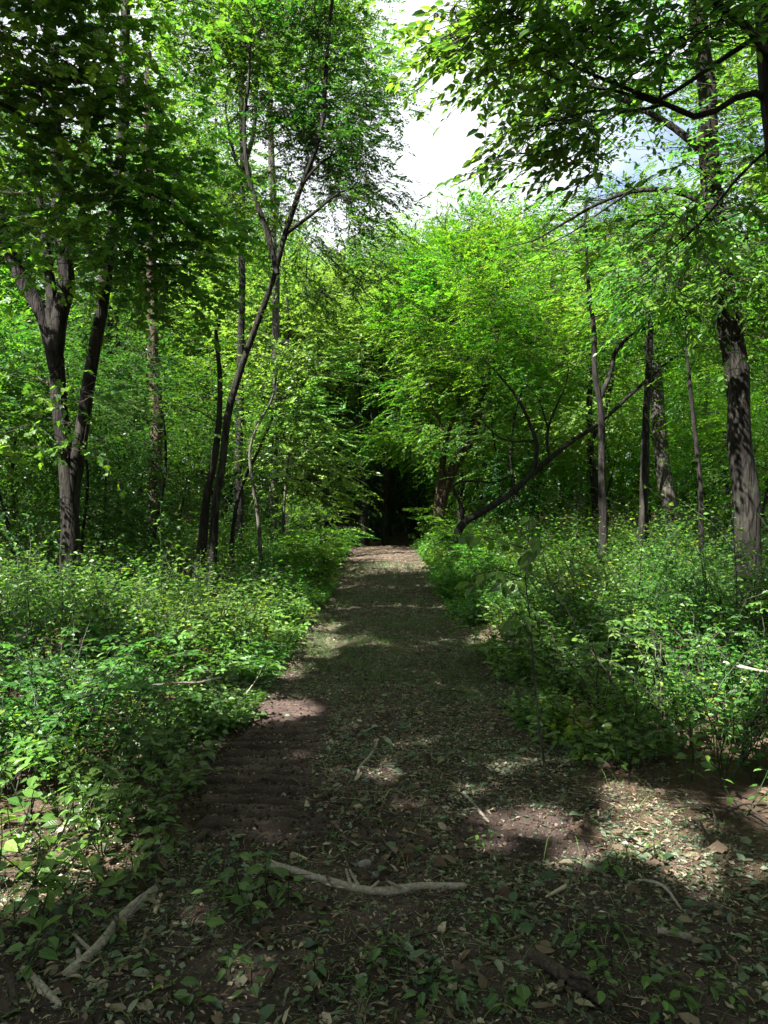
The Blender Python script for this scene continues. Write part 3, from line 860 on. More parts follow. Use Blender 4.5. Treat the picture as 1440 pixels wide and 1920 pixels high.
make_tree('bare_tree', 'grey bare trunk standing in the black shade just past the crest', [
    ([gbase(722, 29.0)] + px_path(29.0, (722, 985), (721, 930), (723, 860), (726, 790)), .13, .07)], [], M['bark'], M['dark'], seed=101)
make_tree('shadowed_tree', 'dark thick trunk in the shade left of the grey bare trunk', [
    ([gbase(680, 28.0)] + px_path(28.0, (681, 985), (679, 920), (676, 840), (674, 780)), .20, .12)], [], M['bark_dark'], M['dark'], seed=103)
# unseen trees added off-frame, crowns placed to shade foreground and track
for lab, (tx, ty), blobs, sd in (
        ('unseen maple added behind the viewer on the left to shade the foreground', (-7.6, -1.6), [(-6.5, -1.5, 9.6, 3.0, 2.6, 1.8, 150), (-4.2, -2.6, 9.2, 1.8, 2.0, 1.0, 56), (-3.4, -.4, 9.4, 1.6, 1.8, 1.0, 70), (-9.2, -3.8, 12.4, 3.0, 2.6, 1.4, 120), (-6.6, -4.4, 11.8, 2.4, 2.0, 1.0, 60)], 91),
        ('unseen maple added just outside the left edge to shade the near track', (-8.2, 3.0), [(-6.4, 2.8, 9.8, 3.0, 2.6, 1.8, 170), (-3.8, 2.2, 9.6, 1.6, 2.0, 1.0, 70), (-1.7, 2.2, 9.6, 1.6, 1.6, .9, 60), (-9.2, .8, 12.4, 2.8, 2.6, 1.3, 90)], 92),
        ('unseen maple added outside the left edge to shade the middle of the track', (-9.0, 7.4), [(-6.9, 7.0, 10.0, 2.5, 2.6, 1.6, 130), (-4.3, 5.6, 10.2, 1.6, 1.7, 1.0, 60)], 93)):
    make_tree('added_shade_tree', lab, [([np.array([tx, ty, 0]), np.array([tx + .1, ty, 2.5]), np.array([tx + .3, ty, 5.5]), np.array([tx + .8, ty, 8.5]), np.array([tx + 1.0, ty, 11.5])], .22, .06)], blobs,
              M['bark'], M['maple'], sprays=6, nleaf=10, leaf=.17, width=.9, spray_len=.6, cl_r=.8, seed=sd, twigs=False)
make_tree('added_shade_tree', 'unseen maple added just outside the right edge to keep sky light off the foreground', [
    ([np.array([5.0, 1.6, 0])] + [np.array([4.9, 1.6, 2.5]), np.array([4.6, 1.6, 5.5]), np.array([4.2, 1.7, 8.5]), np.array([4.0, 1.8, 11.5])], .20, .06)],
    [(3.4, 2.2, 9.8, 3.0, 3.0, 1.7, 90), (.6, -.8, 10.4, 2.6, 2.4, 1.2, 60), (4.6, 5.6, 10.2, 2.4, 2.0, 1.3, 44)],
    M['bark'], M['maple'], sprays=6, nleaf=10, leaf=.15, width=.9, spray_len=.6, cl_r=.8, seed=95, twigs=False)  # unseen tree added as a roof against sky light

# ------------------------------------------------------------------ background woods: a few kinds, copied
def make_kind(kind):
    if kind == 'tall':
        stems = [([(0, 0, -.1), (.05, .02, 3), (-.08, .05, 7), (.1, 0, 11), (.05, .1, 15.5)], .15, .05)]
        blobs = [(0, 0, 12, 2.2, 2.2, 3.4, 90), (.6, .3, 7.5, 2.3, 2.3, 1.8, 40), (-.8, 0, 15, 1.6, 1.6, 1.8, 34)]
        return stems, blobs, M['bark'], M['ash'], dict(sprays=9, nleaf=13, leaf=.13, width=.5, spray_len=.7, cl_r=.9, tilt=.45)
    if kind == 'broad':
        stems = [([(0, 0, -.1), (.1, .0, 2.5), (.3, .1, 5), (.2, .3, 9), (.4, .2, 13)], .18, .05), ([(.25, .05, 4.2), (-.5, .2, 6), (-1.1, .1, 9), (-1.3, 0, 12)], .10, .03)]
        blobs = [(.3, .2, 9, 2.9, 2.9, 3.0, 110), (-1.0, 0, 11, 2.2, 2.2, 2.0, 50), (0, 0, 5, 2.6, 2.6, 1.0, 30)]
        return stems, blobs, M['bark'], M['maple'], dict(sprays=9, nleaf=12, leaf=.14, width=.8, spray_len=.65, cl_r=.9)
    if kind == 'under':
        stems = [([(0, 0, -.1), (.05, .1, 1.2), (-.1, .2, 2.6), (.15, .15, 4), (.1, 0, 5.6)], .05, .015), ([(.0, .12, 1.5), (.5, -.2, 2.4), (.9, -.3, 3.6)], .03, .01)]
        blobs = [(0, 0, 3.6, 1.7, 1.7, 1.6, 56), (.5, -.3, 1.9, 1.4, 1.4, .7, 20), (0, 0, 5.2, 1.1, 1.1, .9, 20)]
        return stems, blobs, M['bark_dark'], M['beech'], dict(sprays=8, nleaf=13, leaf=.085, width=.52, spray_len=.55, cl_r=.6, tilt=.28)
    if kind == 'under2':
        stems = [([(0, 0, -.1), (-.1, .0, 1.0), (-.3, .1, 2.2), (-.2, .25, 3.4), (.1, .2, 4.4)], .04, .012)]
        blobs = [(-.2, .1, 2.8, 1.4, 1.4, 1.3, 44), (.1, 0, 1.2, 1.0, 1.0, .5, 16), (0, .2, 4.2, .9, .9, .6, 14)]
        return stems, blobs, M['bark_dark'], M['dark'], dict(sprays=8, nleaf=13, leaf=.08, width=.55, spray_len=.5, cl_r=.6, tilt=.32)
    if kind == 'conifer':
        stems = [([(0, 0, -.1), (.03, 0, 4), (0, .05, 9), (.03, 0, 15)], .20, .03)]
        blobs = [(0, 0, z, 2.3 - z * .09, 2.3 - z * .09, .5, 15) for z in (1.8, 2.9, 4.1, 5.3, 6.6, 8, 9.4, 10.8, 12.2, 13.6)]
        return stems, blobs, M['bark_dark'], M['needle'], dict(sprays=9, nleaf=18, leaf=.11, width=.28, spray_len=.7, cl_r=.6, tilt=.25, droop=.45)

KINDS = {}
for kind, nm in (('tall', 'slender_tree'), ('broad', 'broadleaf_tree'), ('under', 'understory_tree'), ('under2', 'shade_sapling'), ('conifer', 'conifer_tree')):
    stems, blobs, bark, lm, kw = make_kind(kind)
    nodes = []; nrad = []; parts = []
    for i, (pts, r0, r1) in enumerate(stems):
        pts = np.asarray(pts, float)
        K = 26
        p = spline(pts, K); r = np.linspace(r0, r1, K)
        if i == 0: r = r * (1 + .6 * np.exp(-np.linspace(0, 1, K) * np.linalg.norm(pts[-1] - pts[0]) / .3))
        V, Q = batch_tubes(p[None], r[None], 10, .2, i)
        me = mesh_from('trunk' if i == 0 else 'limb', V, Q)
        me.materials.append(bark)
        parts.append(('trunk' if i == 0 else 'limb', me))
        nodes += list(p[6:]); nrad += list(r[6:])
    paths, rads, lv, tw = crown_parts(blobs, nodes, nrad, do_carve=False, twigs=False, **kw)
    V, Q = batch_tubes(paths, rads, 4)
    me = mesh_from('branches', V, Q); me.materials.append(M['twig']); parts.append(('branches', me))
    pos, ld, nr, L, W, rd = lv
    me = leaf_mesh('crown', pos, ld, nr, L, W, 'd2', rd); me.materials.append(lm); parts.append(('crown', me))
    STAT['kind_' + kind] = len(pos)
    KINDS[kind] = (nm, parts, max(b[2] + b[5] for b in blobs), max(b[3] for b in blobs))

def crosses_gap(x, y, z0, h, r):
    """would this crown stand in the way of the sun coming through one of the openings?"""
    for p, gr, tmin in GAPS:
        for zz in np.linspace(z0 + .3 * h, z0 + h, 5):
            t = (zz - p[2]) / SUN[2]
            if t < max(0.3, tmin): continue
            q = p + SUN * t
            if (q[0] - x) ** 2 + (q[1] - y) ** 2 < (r + .35 + gr * .5) ** 2: return True
    return False

LBL = {
    ('tall', 'L'): ('slender tall tree in the left woods', 'tall trees in the left woods'),
    ('tall', 'R'): ('slender tall tree in the right woods', 'tall trees in the right woods'),
    ('tall', 'C'): ('slender tall tree beyond the crest', 'tall trees beyond the crest'),
    ('broad', 'L'): ('broad-crowned tree in the left woods', 'broad trees in the left woods'),
    ('broad', 'R'): ('broad-crowned tree in the right woods', 'broad trees in the right woods'),
    ('broad', 'C'): ('broad-crowned tree beyond the crest', 'broad trees beyond the crest'),
    ('under', 'L'): ('small layered light green tree in the left woods', 'understory trees in the left woods'),
    ('under', 'R'): ('small layered light green tree in the right woods', 'understory trees in the right woods'),
    ('under', 'C'): ('small layered tree beyond the crest', 'understory trees beyond the crest'),
    ('under2', 'L'): ('dark leafy sapling in the left woods', 'dark saplings in the left woods'),
    ('under2', 'R'): ('dark leafy sapling in the right woods', 'dark saplings in the right woods'),
    ('under2', 'C'): ('dark leafy sapling beyond the crest', 'dark saplings beyond the crest'),
    ('conifer', 'L'): ('dark conifer standing in the woods left of the track', 'conifers in the left woods'),
    ('conifer', 'C'): ('dark conifer in the shade behind the crest', 'conifers behind the crest'),
    ('conifer', 'R'): ('dark conifer standing in the woods right of the track', 'conifers in the right woods'),
}
WHERE = [(0, 'at the picture edge'), (95, 'left of the forked maple'), (215, 'behind the forked maple'), (345, 'near the dim trunk'), (470, 'behind the curved tree'), (610, 'behind the sunlit sapling'), (835, 'over the track'),
         (960, 'behind the brown tree'), (1085, 'behind the leaning tree'), (1170, 'behind the forked dark tree'), (1280, 'near the pale trunk'), (1440, 'near the big trunk'), (9999, 'at the picture edge')]
def where(px, y):
    w = [t for lim, t in WHERE if px < lim][0]
    return ', ' + ('' if y < 22 else 'far ' if y < 34 else 'farthest ') + w
placed = []
def place(kind, x, y, s=1.0, rot=None, check=True, sep=1.0, z=None):
    nm, parts, h, r = KINDS[kind]
    for (a, b, c) in placed:
        if (a - x) ** 2 + (b - y) ** 2 < (sep + c) ** 2 * .5: return False
    zz = float(gz(x, y))
    if check and crosses_gap(x, y, zz, h * s, r * s): return False
    px = 720 + FPX * x / max(y, 1)
    top = HOR - FPX * (zz + h * s - CAMZ) / max(y, 1)
    # the clearing above the track stays open to the sky
    if 600 < px < 960 and y > 6 and top < 355: return False
    if 960 < px < 1310 and y > 6 and top < 330: return False
    if 840 < px < 1290 and 8 < y < 19 and kind.startswith('under'): return False
    side = 'C' if abs(px - 725) < 130 and y > 20 else ('L' if x < 0 else 'R')
    lb, gr = LBL[(kind, side)]
    lb = lb + where(px, y)
    root = empty(nm, (x, y, zz), lb, 'tree', gr)
    root.rotation_euler = (rng.normal(0, .03), rng.normal(0, .03), rng.random() * 6.28 if rot is None else rot)
    root.scale = (s, s, s * (0.93 + .14 * rng.random()))
    for pn, me in parts:
        o = bpy.data.objects.new(pn, me)
        COL.objects.link(o)
        o.parent = root
        if pn == 'branches': o['kind'] = 'stuff'
    placed.append((x, y, sep))
    return True

# black conifers behind the crest
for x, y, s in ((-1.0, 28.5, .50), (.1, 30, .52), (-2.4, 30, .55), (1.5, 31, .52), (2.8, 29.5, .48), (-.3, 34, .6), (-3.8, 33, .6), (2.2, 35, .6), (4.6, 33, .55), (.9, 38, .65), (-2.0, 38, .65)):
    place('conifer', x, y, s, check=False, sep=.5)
for x, y, s in ((-3.4, 26.5, .8), (2.9, 27.5, .8), (-.4, 33, .9), (-6, 28, .9), (5.5, 27, .85)):
    place('broad', x, y, s, check=False, sep=.4)
for x, y, pt in ((-2.6, 36, 372), (-.6, 38, 395), (1.5, 37, 380), (3.2, 39, 362), (.5, 44, 365), (-1.8, 46, 358), (2.6, 45, 370), (4.8, 40, 358), (-4.6, 39, 365), (1.4, 50, 360)):
    place('tall', x, y, ((950 - pt) / FPX * y + CAMZ - float(gz(x, y))) / KINDS['tall'][2] * .94, check=False, sep=.3)
for kind, x, y, s in (('under2', -4.4, 13.6, 1.0), ('under2', -5.6, 13.4, .9), ('under2', -7.0, 14.0, 1.1), ('under2', -6.2, 12.4, 1.0), ('under', -7.4, 12.0, .9)):  # mostly the dark-leaved kind, its colour imitating shade in the left woods
    place(kind, x, y, s, check=False, sep=.2)
def scatter(kind, n, xr, yr, smin, smax, sep, tries=14, minratio=0.0, check=True, maxratio=.62):
    k = 0
    for _ in range(n * tries):
        if k >= n: break
        y = yr[0] + (yr[1] - yr[0]) * rng.random()
        x = xr[0] + (xr[1] - xr[0]) * rng.random()
        if abs(x) > maxratio * y + 1.5 or abs(x) < minratio * y: continue
        if abs(x) < 3.0 and y < 26: continue
        if place(kind, x, y, smin + (smax - smin) * rng.random(), check=check, sep=sep): k += 1
    return k
scatter('tall', 18, (-26, -3), (17, 42), .85, 1.15, 1.5)
scatter('tall', 13, (3, 26), (16, 42), .70, 1.05, 1.6)
scatter('broad', 9, (-28, -3), (18, 45), .85, 1.2, 2.0)
scatter('broad', 8, (3, 28), (18, 45), .65, 1.1, 2.0)
scatter('under', 9, (-18, -5), (15, 34), .7, 1.1, .9)
scatter('under2', 32, (-18, -2.6), (12.5, 34), .8, 1.2, .8)  # dark leaves outnumber light ones here to colour the background as shaded
scatter('under', 30, (2.8, 18), (14, 34), .7, 1.1, .9)
scatter('under2', 10, (3.5, 18), (13, 34), .8, 1.2, .8)
scatter('broad', 6, (-5, 6), (40, 60), .8, 1.15, 1.5, check=False)
scatter('tall', 6, (-6, 7), (40, 60), .8, 1.15, 1.5, check=False)
scatter('under', 14, (-5, 6), (33, 48), 1.0, 1.7, .7, check=False)
for kind, n in (('tall', 12), ('broad', 14)):
    scatter(kind, n, (-34, 34), (40, 62), .95, 1.25, 2.0, check=False)
scatter('under', 30, (-30, 30), (34, 56), 1.0, 1.6, 1.0, check=False)
# unseen trees added around and behind the viewer to cut down sky light
for kind, x, y, s in (('broad', 7.5, 3, 1.0), ('tall', 6.0, -1.5, 1.0), ('broad', 3.0, -5.0, 1.0), ('tall', -2.6, -5.2, 1.0), ('broad', -9.0, -4.0, 1.05), ('broad', 8.6, 9.0, 1.0), ('broad', -.4, -8.5, 1.1), ('broad', 1.6, -3.6, .95), ('under', 2.6, -2.2, 1.1), ('under', -2.4, -2.6, 1.1), ('under', .2, -4.2, 1.2), ('under', 4.4, .2, 1.0), ('broad', -12.5, 1.5, 1.1), ('broad', -13, 8, 1.1), ('broad', 10.5, 5.5, 1.1), ('tall', -4.8, -6.0, 1.1)):
    nm, parts, h, r = KINDS[kind]
    if x < 0 and kind != 'under' and crosses_gap(x, y, 0, h * s, r * s): continue
    root = empty(nm, (x, y, float(gz(x, y))), 'unseen tree added beside or behind the viewer to block sky light', 'tree', 'added trees around the viewer')
    root.scale = (s, s, s)
    root.rotation_euler = (0, 0, rng.random() * 6.28)
    for pn, me in parts:
        o = bpy.data.objects.new(pn, me); COL.objects.link(o); o.parent = root
        if pn == 'branches': o['kind'] = 'stuff'

# far wood: one mass that closes the view
n = 42000
th = rng.uniform(-.62, .62, n); rr_ = rng.uniform(60, 80, n)
fx = rr_ * np.tan(th) * .9; fy = rr_
top_lim = np.where(np.abs(th) < .16, 21.0, 27.0)
fz = gz(fx, fy) + (rng.random(n) ** 1.25) * top_lim * (0.78 + .35 * vnoise(fx * .23, fy * .0 + 2, 91) + .25 * vnoise(fx * .6, fy * 0, 92))
pos = np.stack([fx, fy, fz], -1)
ld = norm(rng.standard_normal((n, 3)) * [1, 1, .4]); nr = np.array([0, -.4, 1]) + .5 * rng.standard_normal((n, 3))
me = leaf_mesh('forest', pos, ld, nr, .75 * (.6 + .8 * rng.random(n)), np.full(n, .7), 'd2')
tag(link('forest', me, M['ash']), 'hazy mass of distant treetops closing the view', 'forest', kind='stuff')

# ------------------------------------------------------------------ undergrowth
def undergrowth(name, label, side, specs, mats):
    """specs: (y0, y1, density per m2, stems, leaves per stem, leaf length, height, tpl)"""
    sb = Buf(); L_all = {}
    for (y0, y1, dens, nst, nlf, leaf, hgt, tpl, mk, xmax) in specs:
        area = (y1 - y0) * xmax
        n = int(area * dens)
        y = y0 + (y1 - y0) * rng.random(n)
        u = rng.random(n)
        x = side * (half_w(y) - 0.06 + xmax * u ** 1.25)
        keep = (np.abs(x) < .56 * y + 1.4)
        if side > 0: keep &= y > 4.5 - .38 * (np.abs(x) - 1.1)
        # patchy
        keep &= (vnoise(x * 1.1, y * 1.1, 101) + .5) > 0.16
        x, y = x[keep], y[keep]
        n = len(x)
        ed = np.abs(x) - half_w(y)
        h = hgt * (0.42 + 0.58 * sstep(0, .8, ed) + .22 * sstep(1.2, 3.0, ed)) * (.65 + .55 * rng.random(n)) * (.82 + 1.0 * (vnoise(x * .8, y * .8, 103)) + .3 * vnoise(x * 2.4, y * 2.4, 104))
        z = gz(x, y)
        bx = np.repeat(np.stack([x, y, z], -1), nst, 0)
        hh = np.repeat(h, nst) * (.6 + .5 * rng.random(n * nst))
        N = n * nst
        az = rng.random(N) * 2 * np.pi
        lean = .25 + .55 * rng.random(N)
        bx = bx + np.stack([np.cos(az), np.sin(az), az * 0], -1) * .04
        t = np.linspace(0, 1, 5)[None, :]
        hor = (lean * hh)[:, None] * t ** 1.7
        pz = hh[:, None] * (t - .22 * t ** 3 * (lean[:, None] * 1.3))
        path = np.stack([bx[:, 0:1] + np.cos(az)[:, None] * hor, bx[:, 1:2] + np.sin(az)[:, None] * hor, bx[:, 2:3] + pz - .02], -1)
        path[:, 1:-1] += .012 * rng.standard_normal((N, 3, 3))
        V, Q = batch_tubes(path, (np.array([.0045, .004, .0032, .0024, .0012]))[None] * (.7 + .7 * rng.random((N, 1))) * (hgt ** .5), 3)
        sb.add(V, Q)
        # leaves along upper stem, in opposite pairs on short petioles
        tl = (.22 + .80 * (np.arange(nlf) + rng.random((N, nlf)) * .6) / nlf).clip(0, 1)
        seg = np.minimum((tl * 4).astype(int), 3); fr = (tl * 4 - seg)[..., None]
        ii = np.arange(N)[:, None]
        pp = path[ii, seg] * (1 - fr) + path[ii, seg + 1] * fr
        la = rng.random((N, nlf)) * 2 * np.pi
        ld = np.stack([np.cos(la), np.sin(la), .25 - .6 * rng.random((N, nlf))], -1)
        nr = np.array([0, 0, 1.0]) + .42 * rng.standard_normal((N, nlf, 3))
        off = (leaf * .9 * rng.random((N, nlf, 1)))
        pp = pp + norm(ld) * off
        LL = leaf * (.55 + .75 * rng.random((N, nlf))) * (1.12 - .45 * tl)
        rd = np.clip(np.repeat(.5 + .5 * vnoise(x * 1.4, y * 1.4, 105) + .25 * rng.standard_normal(n), nst)[:, None] + .16 * rng.standard_normal((N, nlf)), 0, 1)
        key = (tpl, mk)
        L_all.setdefault(key, []).append((pp.reshape(-1, 3), ld.reshape(-1, 3), nr.reshape(-1, 3), LL.ravel(), rd.ravel()))
    root = empty(name, (side * 3, 8, 0))
    tag(root, label, 'undergrowth', kind='stuff')
    org = np.array([side * 3, 8, 0])
    buf_obj('stems', sb, M['stem'], root, org)
    for (tpl, mk), lst in L_all.items():
        a = [np.concatenate(c) for c in zip(*lst)]
        a[0] = a[0]
        me = leaf_mesh('leaves', a[0] - org, a[1], a[2], a[3], np.full(len(a[0]), .60), tpl, a[4])
        link('leaves', me, M[mk], root)
        STAT[name] = STAT.get(name, 0) + len(a[0])
    return root

undergrowth('undergrowth', 'dense green undergrowth covering the ground left of the track', -1, [
    (3.5, 6.5, 16, 4, 11, .072, .66, 'o4', 'herb_blue', 3.4),
    (3.9, 7.5, 14, 4, 14, .048, .66, 'd2', 'herb', 3.8),
    (6.5, 11, 12, 4, 12, .066, .88, 'd2', 'herb', 6.0),
    (6.5, 11, 10, 4, 11, .094, .98, 'o4', 'weed', 6.0),
    (11, 17, 9, 4, 13, .090, 1.05, 'd2', 'herb', 8.0),
    (11, 23, 14, 4, 14, .075, .80, 'd2', 'herb', 1.6),
    (17, 25, 5, 4, 12, .10, 1.0, 'd2', 'herb', 9.0)], None)
undergrowth('undergrowth', 'dense green undergrowth covering the ground right of the track', 1, [
    (3.7, 6.5, 17, 4, 12, .074, .85, 'o4', 'herb_blue', 3.0),
    (4.0, 7.5, 16, 4, 14, .054, .90, 'd2', 'herb', 3.6),
    (6.5, 11, 14, 4, 13, .066, 1.15, 'd2', 'herb', 6.0),
    (6.5, 11, 9, 4, 11, .092, 1.2, 'o4', 'weed', 6.0),
    (11, 17, 10, 4, 13, .090, 1.15, 'd2', 'herb', 8.5),
    (11, 23, 14, 4, 14, .075, .85, 'd2', 'herb', 1.6),
    (17, 26, 5, 4, 12, .10, 1.05, 'd2', 'herb', 9.0)], None)

# ------------------------------------------------------------------ litter on the trail
def scatter_floor(n, y0, y1, xw, power=1.0, seed=0, patch=0.0):
    y = y0 + (y1 - y0) * rng.random(n) ** power
    x = (2 * rng.random(n) - 1) * np.minimum(xw, .58 * y + .3)
    k = (vnoise(x * 2.1 + seed, y * 2.1, 120 + seed) + .5) > patch * rng.random(n) * 1.4
    # bare soil: the track imprint and the scraped patch right of the middle
    bare = ((np.abs(x + .82) < .40) & (np.abs(y - 4.75) < 1.25)) | (((x - .70) / .36) ** 2 + ((y - 3.55) / .30) ** 2 < 1) | (((x + .45) / .22) ** 2 + ((y - 3.6) / .2) ** 2 < 1)
    if seed < 20: k &= ~(bare & (rng.random(n) < .9))
    return x[k], y[k]

def litter(name, label, specs, mat, lift=.006, tilt=.35, cat='litter'):
    A = []
    for (n, y0, y1, xw, pw, ln, wd, tpl, seed, patch) in specs:
        x, y = scatter_floor(n, y0, y1, xw, pw, seed, patch)
        m = len(x)
        z = floor_z(x, y) + lift * (.3 + 1.6 * rng.random(m))
        a = rng.random(m) * 2 * np.pi
        ld = np.stack([np.cos(a), np.sin(a), .22 * rng.standard_normal(m)], -1)
        nr = np.array([0, 0, 1.0]) + tilt * rng.standard_normal((m, 3))
        A.append((np.stack([x, y, z], -1), ld, nr, ln * (.25 + 1.6 * rng.random(m) ** 2.2), wd * (.35 + 1.1 * rng.random(m)), rng.random(m), tpl))
    root = None
    tp = sorted(set(a[-1] for a in A))
    if len(tp) > 1:
        root = empty(name, (0, 3, 0)); tag(root, label, cat, kind='stuff')
    for t in tp:
        B = [a for a in A if a[-1] == t]
        pos, ld, nr, L, W, rd = [np.concatenate([b[i] for b in B]) for i in range(6)]
        me = leaf_mesh(name, pos - (np.array([0, 3, 0]) if root else 0), ld, nr, L, W, t, rd)
        o = link('fragments' if root else name, me, mat, root)
        if not root: tag(o, label, cat, kind='stuff')
        STAT[name] = STAT.get(name, 0) + len(pos)

litter('leaf_litter', 'shredded grey-green leaves strewn over the track and foreground', [
    (4600, 1.5, 3.7, 1.9, 1.0, .044, .50, 'o4', 1, .5),
    (2600, 3.4, 7.0, 1.2, 1.0, .046, .50, 'o4', 9, .5),
    (60000, 1.5, 5.0, 1.7, 1.0, .020, .55, 'd2', 2, .5),
    (50000, 4.5, 9, 1.25, 1.0, .021, .55, 'd2', 3, .5),
    (30000, 8.5, 17.5, 1.2, 1.0, .030, .5, 'd2', 4, .35)], M['cut'], tilt=.6)
litter('dead_leaves', 'brown dead leaves scattered across the foreground and woodland floor', [
    (1700, 1.5, 4.2, 2.2, 1.0, .045, .60, 'm', 5, .5),
    (7000, 3.0, 24, 9, 1.0, .06, .6, 'd2', 6, .3)], M['dead'], tilt=.5)
litter('wood_chips', 'pale wood chips and splinters lying on the dark soil', [
    (15000, 1.6, 6.0, 1.5, 1.0, .026, .25, 'd2', 7, .4),
    (22000, 5.5, 22, 1.15, 1.0, .030, .26, 'd2', 8, .3)], M['chip'], tilt=.25)

TPL['clod'] = (np.array([(-.5, 0, 0), (.5, .1, .05), (0, .5, 0), (.1, -.5, .05), (0, .05, .42), (.05, 0, -.3)]),
               np.array([(0, 3, 4), (3, 1, 4), (1, 2, 4), (2, 0, 4), (3, 0, 5), (1, 3, 5), (2, 1, 5), (0, 2, 5)]))
M['crumb'] = leaf_mat('soil_crumb', [(0, (.018, .0125, .010)), (.6, (.050, .036, .030)), (.93, (.10, .074, .062)), (1, (.17, .14, .12))], trans=0.0, rough=.95, spec=.1, vary=0)
litter('soil_crumbs', 'crumbs of dark soil and grit on the track', [
    (9000, 1.5, 5.2, 1.6, 1.0, .016, .8, 'clod', 21, .3), (7000, 3.3, 7.5, 1.15, 1.0, .018, .8, 'clod', 22, .3), (12000, 3.2, 6.4, 1.3, 1.0, .008, .8, 'clod', 23, .1)], M['crumb'], lift=.002, cat='soil')

def strands(name, label, specs, mat, cat, rise, parent=None):
    b = Buf()
    for (n, y0, y1, xw, pw, ln, rad, seed, patch) in specs:
        x, y = scatter_floor(n, y0, y1, xw, pw, seed, patch)
        m = len(x)
        a = rng.random(m) * 2 * np.pi
        L = ln * (.35 + 1.2 * rng.random(m))
        t = np.linspace(0, 1, 5)[None]
        bend = rng.normal(0, .22, (m, 1))
        ang = a[:, None] + bend * t
        qx = x[:, None] + L[:, None] * t * np.cos(ang); qy = y[:, None] + L[:, None] * t * np.sin(ang)
        up = rise(m)[:, None] * L[:, None]
        qz = floor_z(x, y)[:, None] + .004 + up * np.sin(t * 2.2) + .006 * rng.random((m, 5))
        V, Q = batch_tubes(np.stack([qx, qy, qz], -1), rad * (.6 + .8 * rng.random((m, 1))) * np.array([[1, 1, .9, .7, .4]]), 3)
        b.add(V, Q)
    nf = sum(len(q) for q in b.q)
    o = buf_obj(name, b, mat)
    me = o.data
    at = me.attributes.new('rnd', 'FLOAT', 'FACE')
    at.data.foreach_set('value', np.repeat(rng.random(nf // 12 + 1), 12)[:nf].astype(np.float32))
    tag(o, label, cat, kind='stuff')
strands('dry_stems', 'thin dry stems and grass stalks tangled over the soil', [
    (3000, 1.5, 4.2, 1.9, 1.0, .085, .0012, 11, .45),
    (3600, 4, 9, 1.25, 1.0, .10, .0015, 12, .4),
    (2200, 9, 22.5, 1.2, 1.0, .18, .0026, 13, .3)], M['straw'], 'stems', lambda m: .10 * rng.random(m))
strands('fine_twigs', 'fine dark twigs lying across the foreground litter', [
    (800, 1.6, 4.5, 2.0, 1.0, .20, .0024, 14, .2), (300, 4, 9, 1.4, 1.0, .24, .003, 15, .2)], M['twig'], 'twigs', lambda m: .05 * rng.random(m))
strands('grass', 'short green grass sprouting in the middle of the track', [
    (7500, 5.8, 10.5, .95, 1.0, .07, .0018, 16, .75),
    (2000, 10, 17, 1.1, 1.0, .10, .0028, 17, .7), (1500, 1.6, 5, 1.8, 1.0, .08, .0015, 18, .9)], M['grass'], 'grass', lambda m: .35 + .6 * rng.random(m))

# ------------------------------------------------------------------ sticks and logs, each a thing
def stick(name, label, pts, r, mat, cat='stick', sides=9, taper=.75, lump=.35, knots=0, seed=0, lift=None, flat=1.0, group=None):
    pts = [np.asarray(p, float) for p in pts]
    c = np.mean(pts, axis=0)
    L = sum(np.linalg.norm(b - a) for a, b in zip(pts[:-1], pts[1:]))
    K = max(6, int(L / .035))
    p = spline(pts, K)
    t = np.linspace(0, 1, K)
    p[:, 2] += .12 * r * vnoise(t * 9, t * 0 + seed, 7)
    rad = r * (1 - (1 - taper) * t) * (1 + .35 * vnoise(t * L * 9, t * 0 + seed, 8))
    # broken ends: close to a point over a short ragged cap
    pp = np.concatenate([[p[0] - (p[1] - p[0]) * .15], p, [p[-1] + (p[-1] - p[-2]) * .25]])
    rr = np.concatenate([[rad[0] * .25], rad, [rad[-1] * .2]])
    V, Q = batch_tubes(pp[None], rr[None], sides, lump, seed)
    if flat != 1.0: V[:, 2] = c[2] + (V[:, 2] - c[2]) * flat
    b = Buf(); b.add(V, Q)
    rs = np.random.default_rng(seed + 5)
    for k in range(knots):
        j = rs.integers(1, K - 1)
        dr = norm(np.array([rs.normal(), rs.normal(), .6 + rs.random()]))
        q = np.array([p[j], p[j] + dr * rad[j] * 1.6, p[j] + dr * rad[j] * (2.5 + 5 * rs.random())])
        V, Q = batch_tubes(q[None], np.array([[rad[j] * .6, rad[j] * .42, rad[j] * .3]]), 7)
        b.add(V, Q)
    o = buf_obj(name, b, mat, None, c)
    o.location = c
    return tag(o, label, cat, group)

def gl(r, *pp, lift=0.0):
    out = []
    for q in pp:
        g = G(q[0], q[1])
        g[2] = float(floor_z(g[0], g[1])) + r * .5 + lift + (q[2] if len(q) > 2 else 0)
        out.append(g)
    return out

stick('fallen_branch', 'long weathered grey branch lying across the middle foreground', gl(.021, (505, 1640), (590, 1660), (660, 1676), (730, 1684), (790, 1674), (872, 1678)), .021, M['wood'], knots=5, seed=3, taper=.7)
stick('fallen_branch', 'thick straight grey stick slanting down in the lower left', gl(.019, (288, 1678), (238, 1722), (180, 1788), (122, 1846)), .019, M['wood'], knots=4, seed=4, taper=1.05)
stick('wood_splinter', 'pale split piece of wood upright beside the slanting grey stick', gl(.008, (300, 1682), (288, 1722)), .009, M['wood_pale'], seed=5, cat='splinter', taper=.9)
stick('broken_stick', 'short grey stick near the left edge below the sunlit weeds', gl(.014, (84, 1772), (74, 1835)), .013, M['wood_dark'], seed=6)
stick('broken_stick', 'broken stick with pale end in the lower left corner', gl(.015, (40, 1836), (108, 1900)), .015, M['wood'], seed=7)
stick('broken_stick', 'stubby grey stick cut by the lower left edge', gl(.013, (16, 1850), (26, 1900)), .014, M['wood_dark'], seed=8)
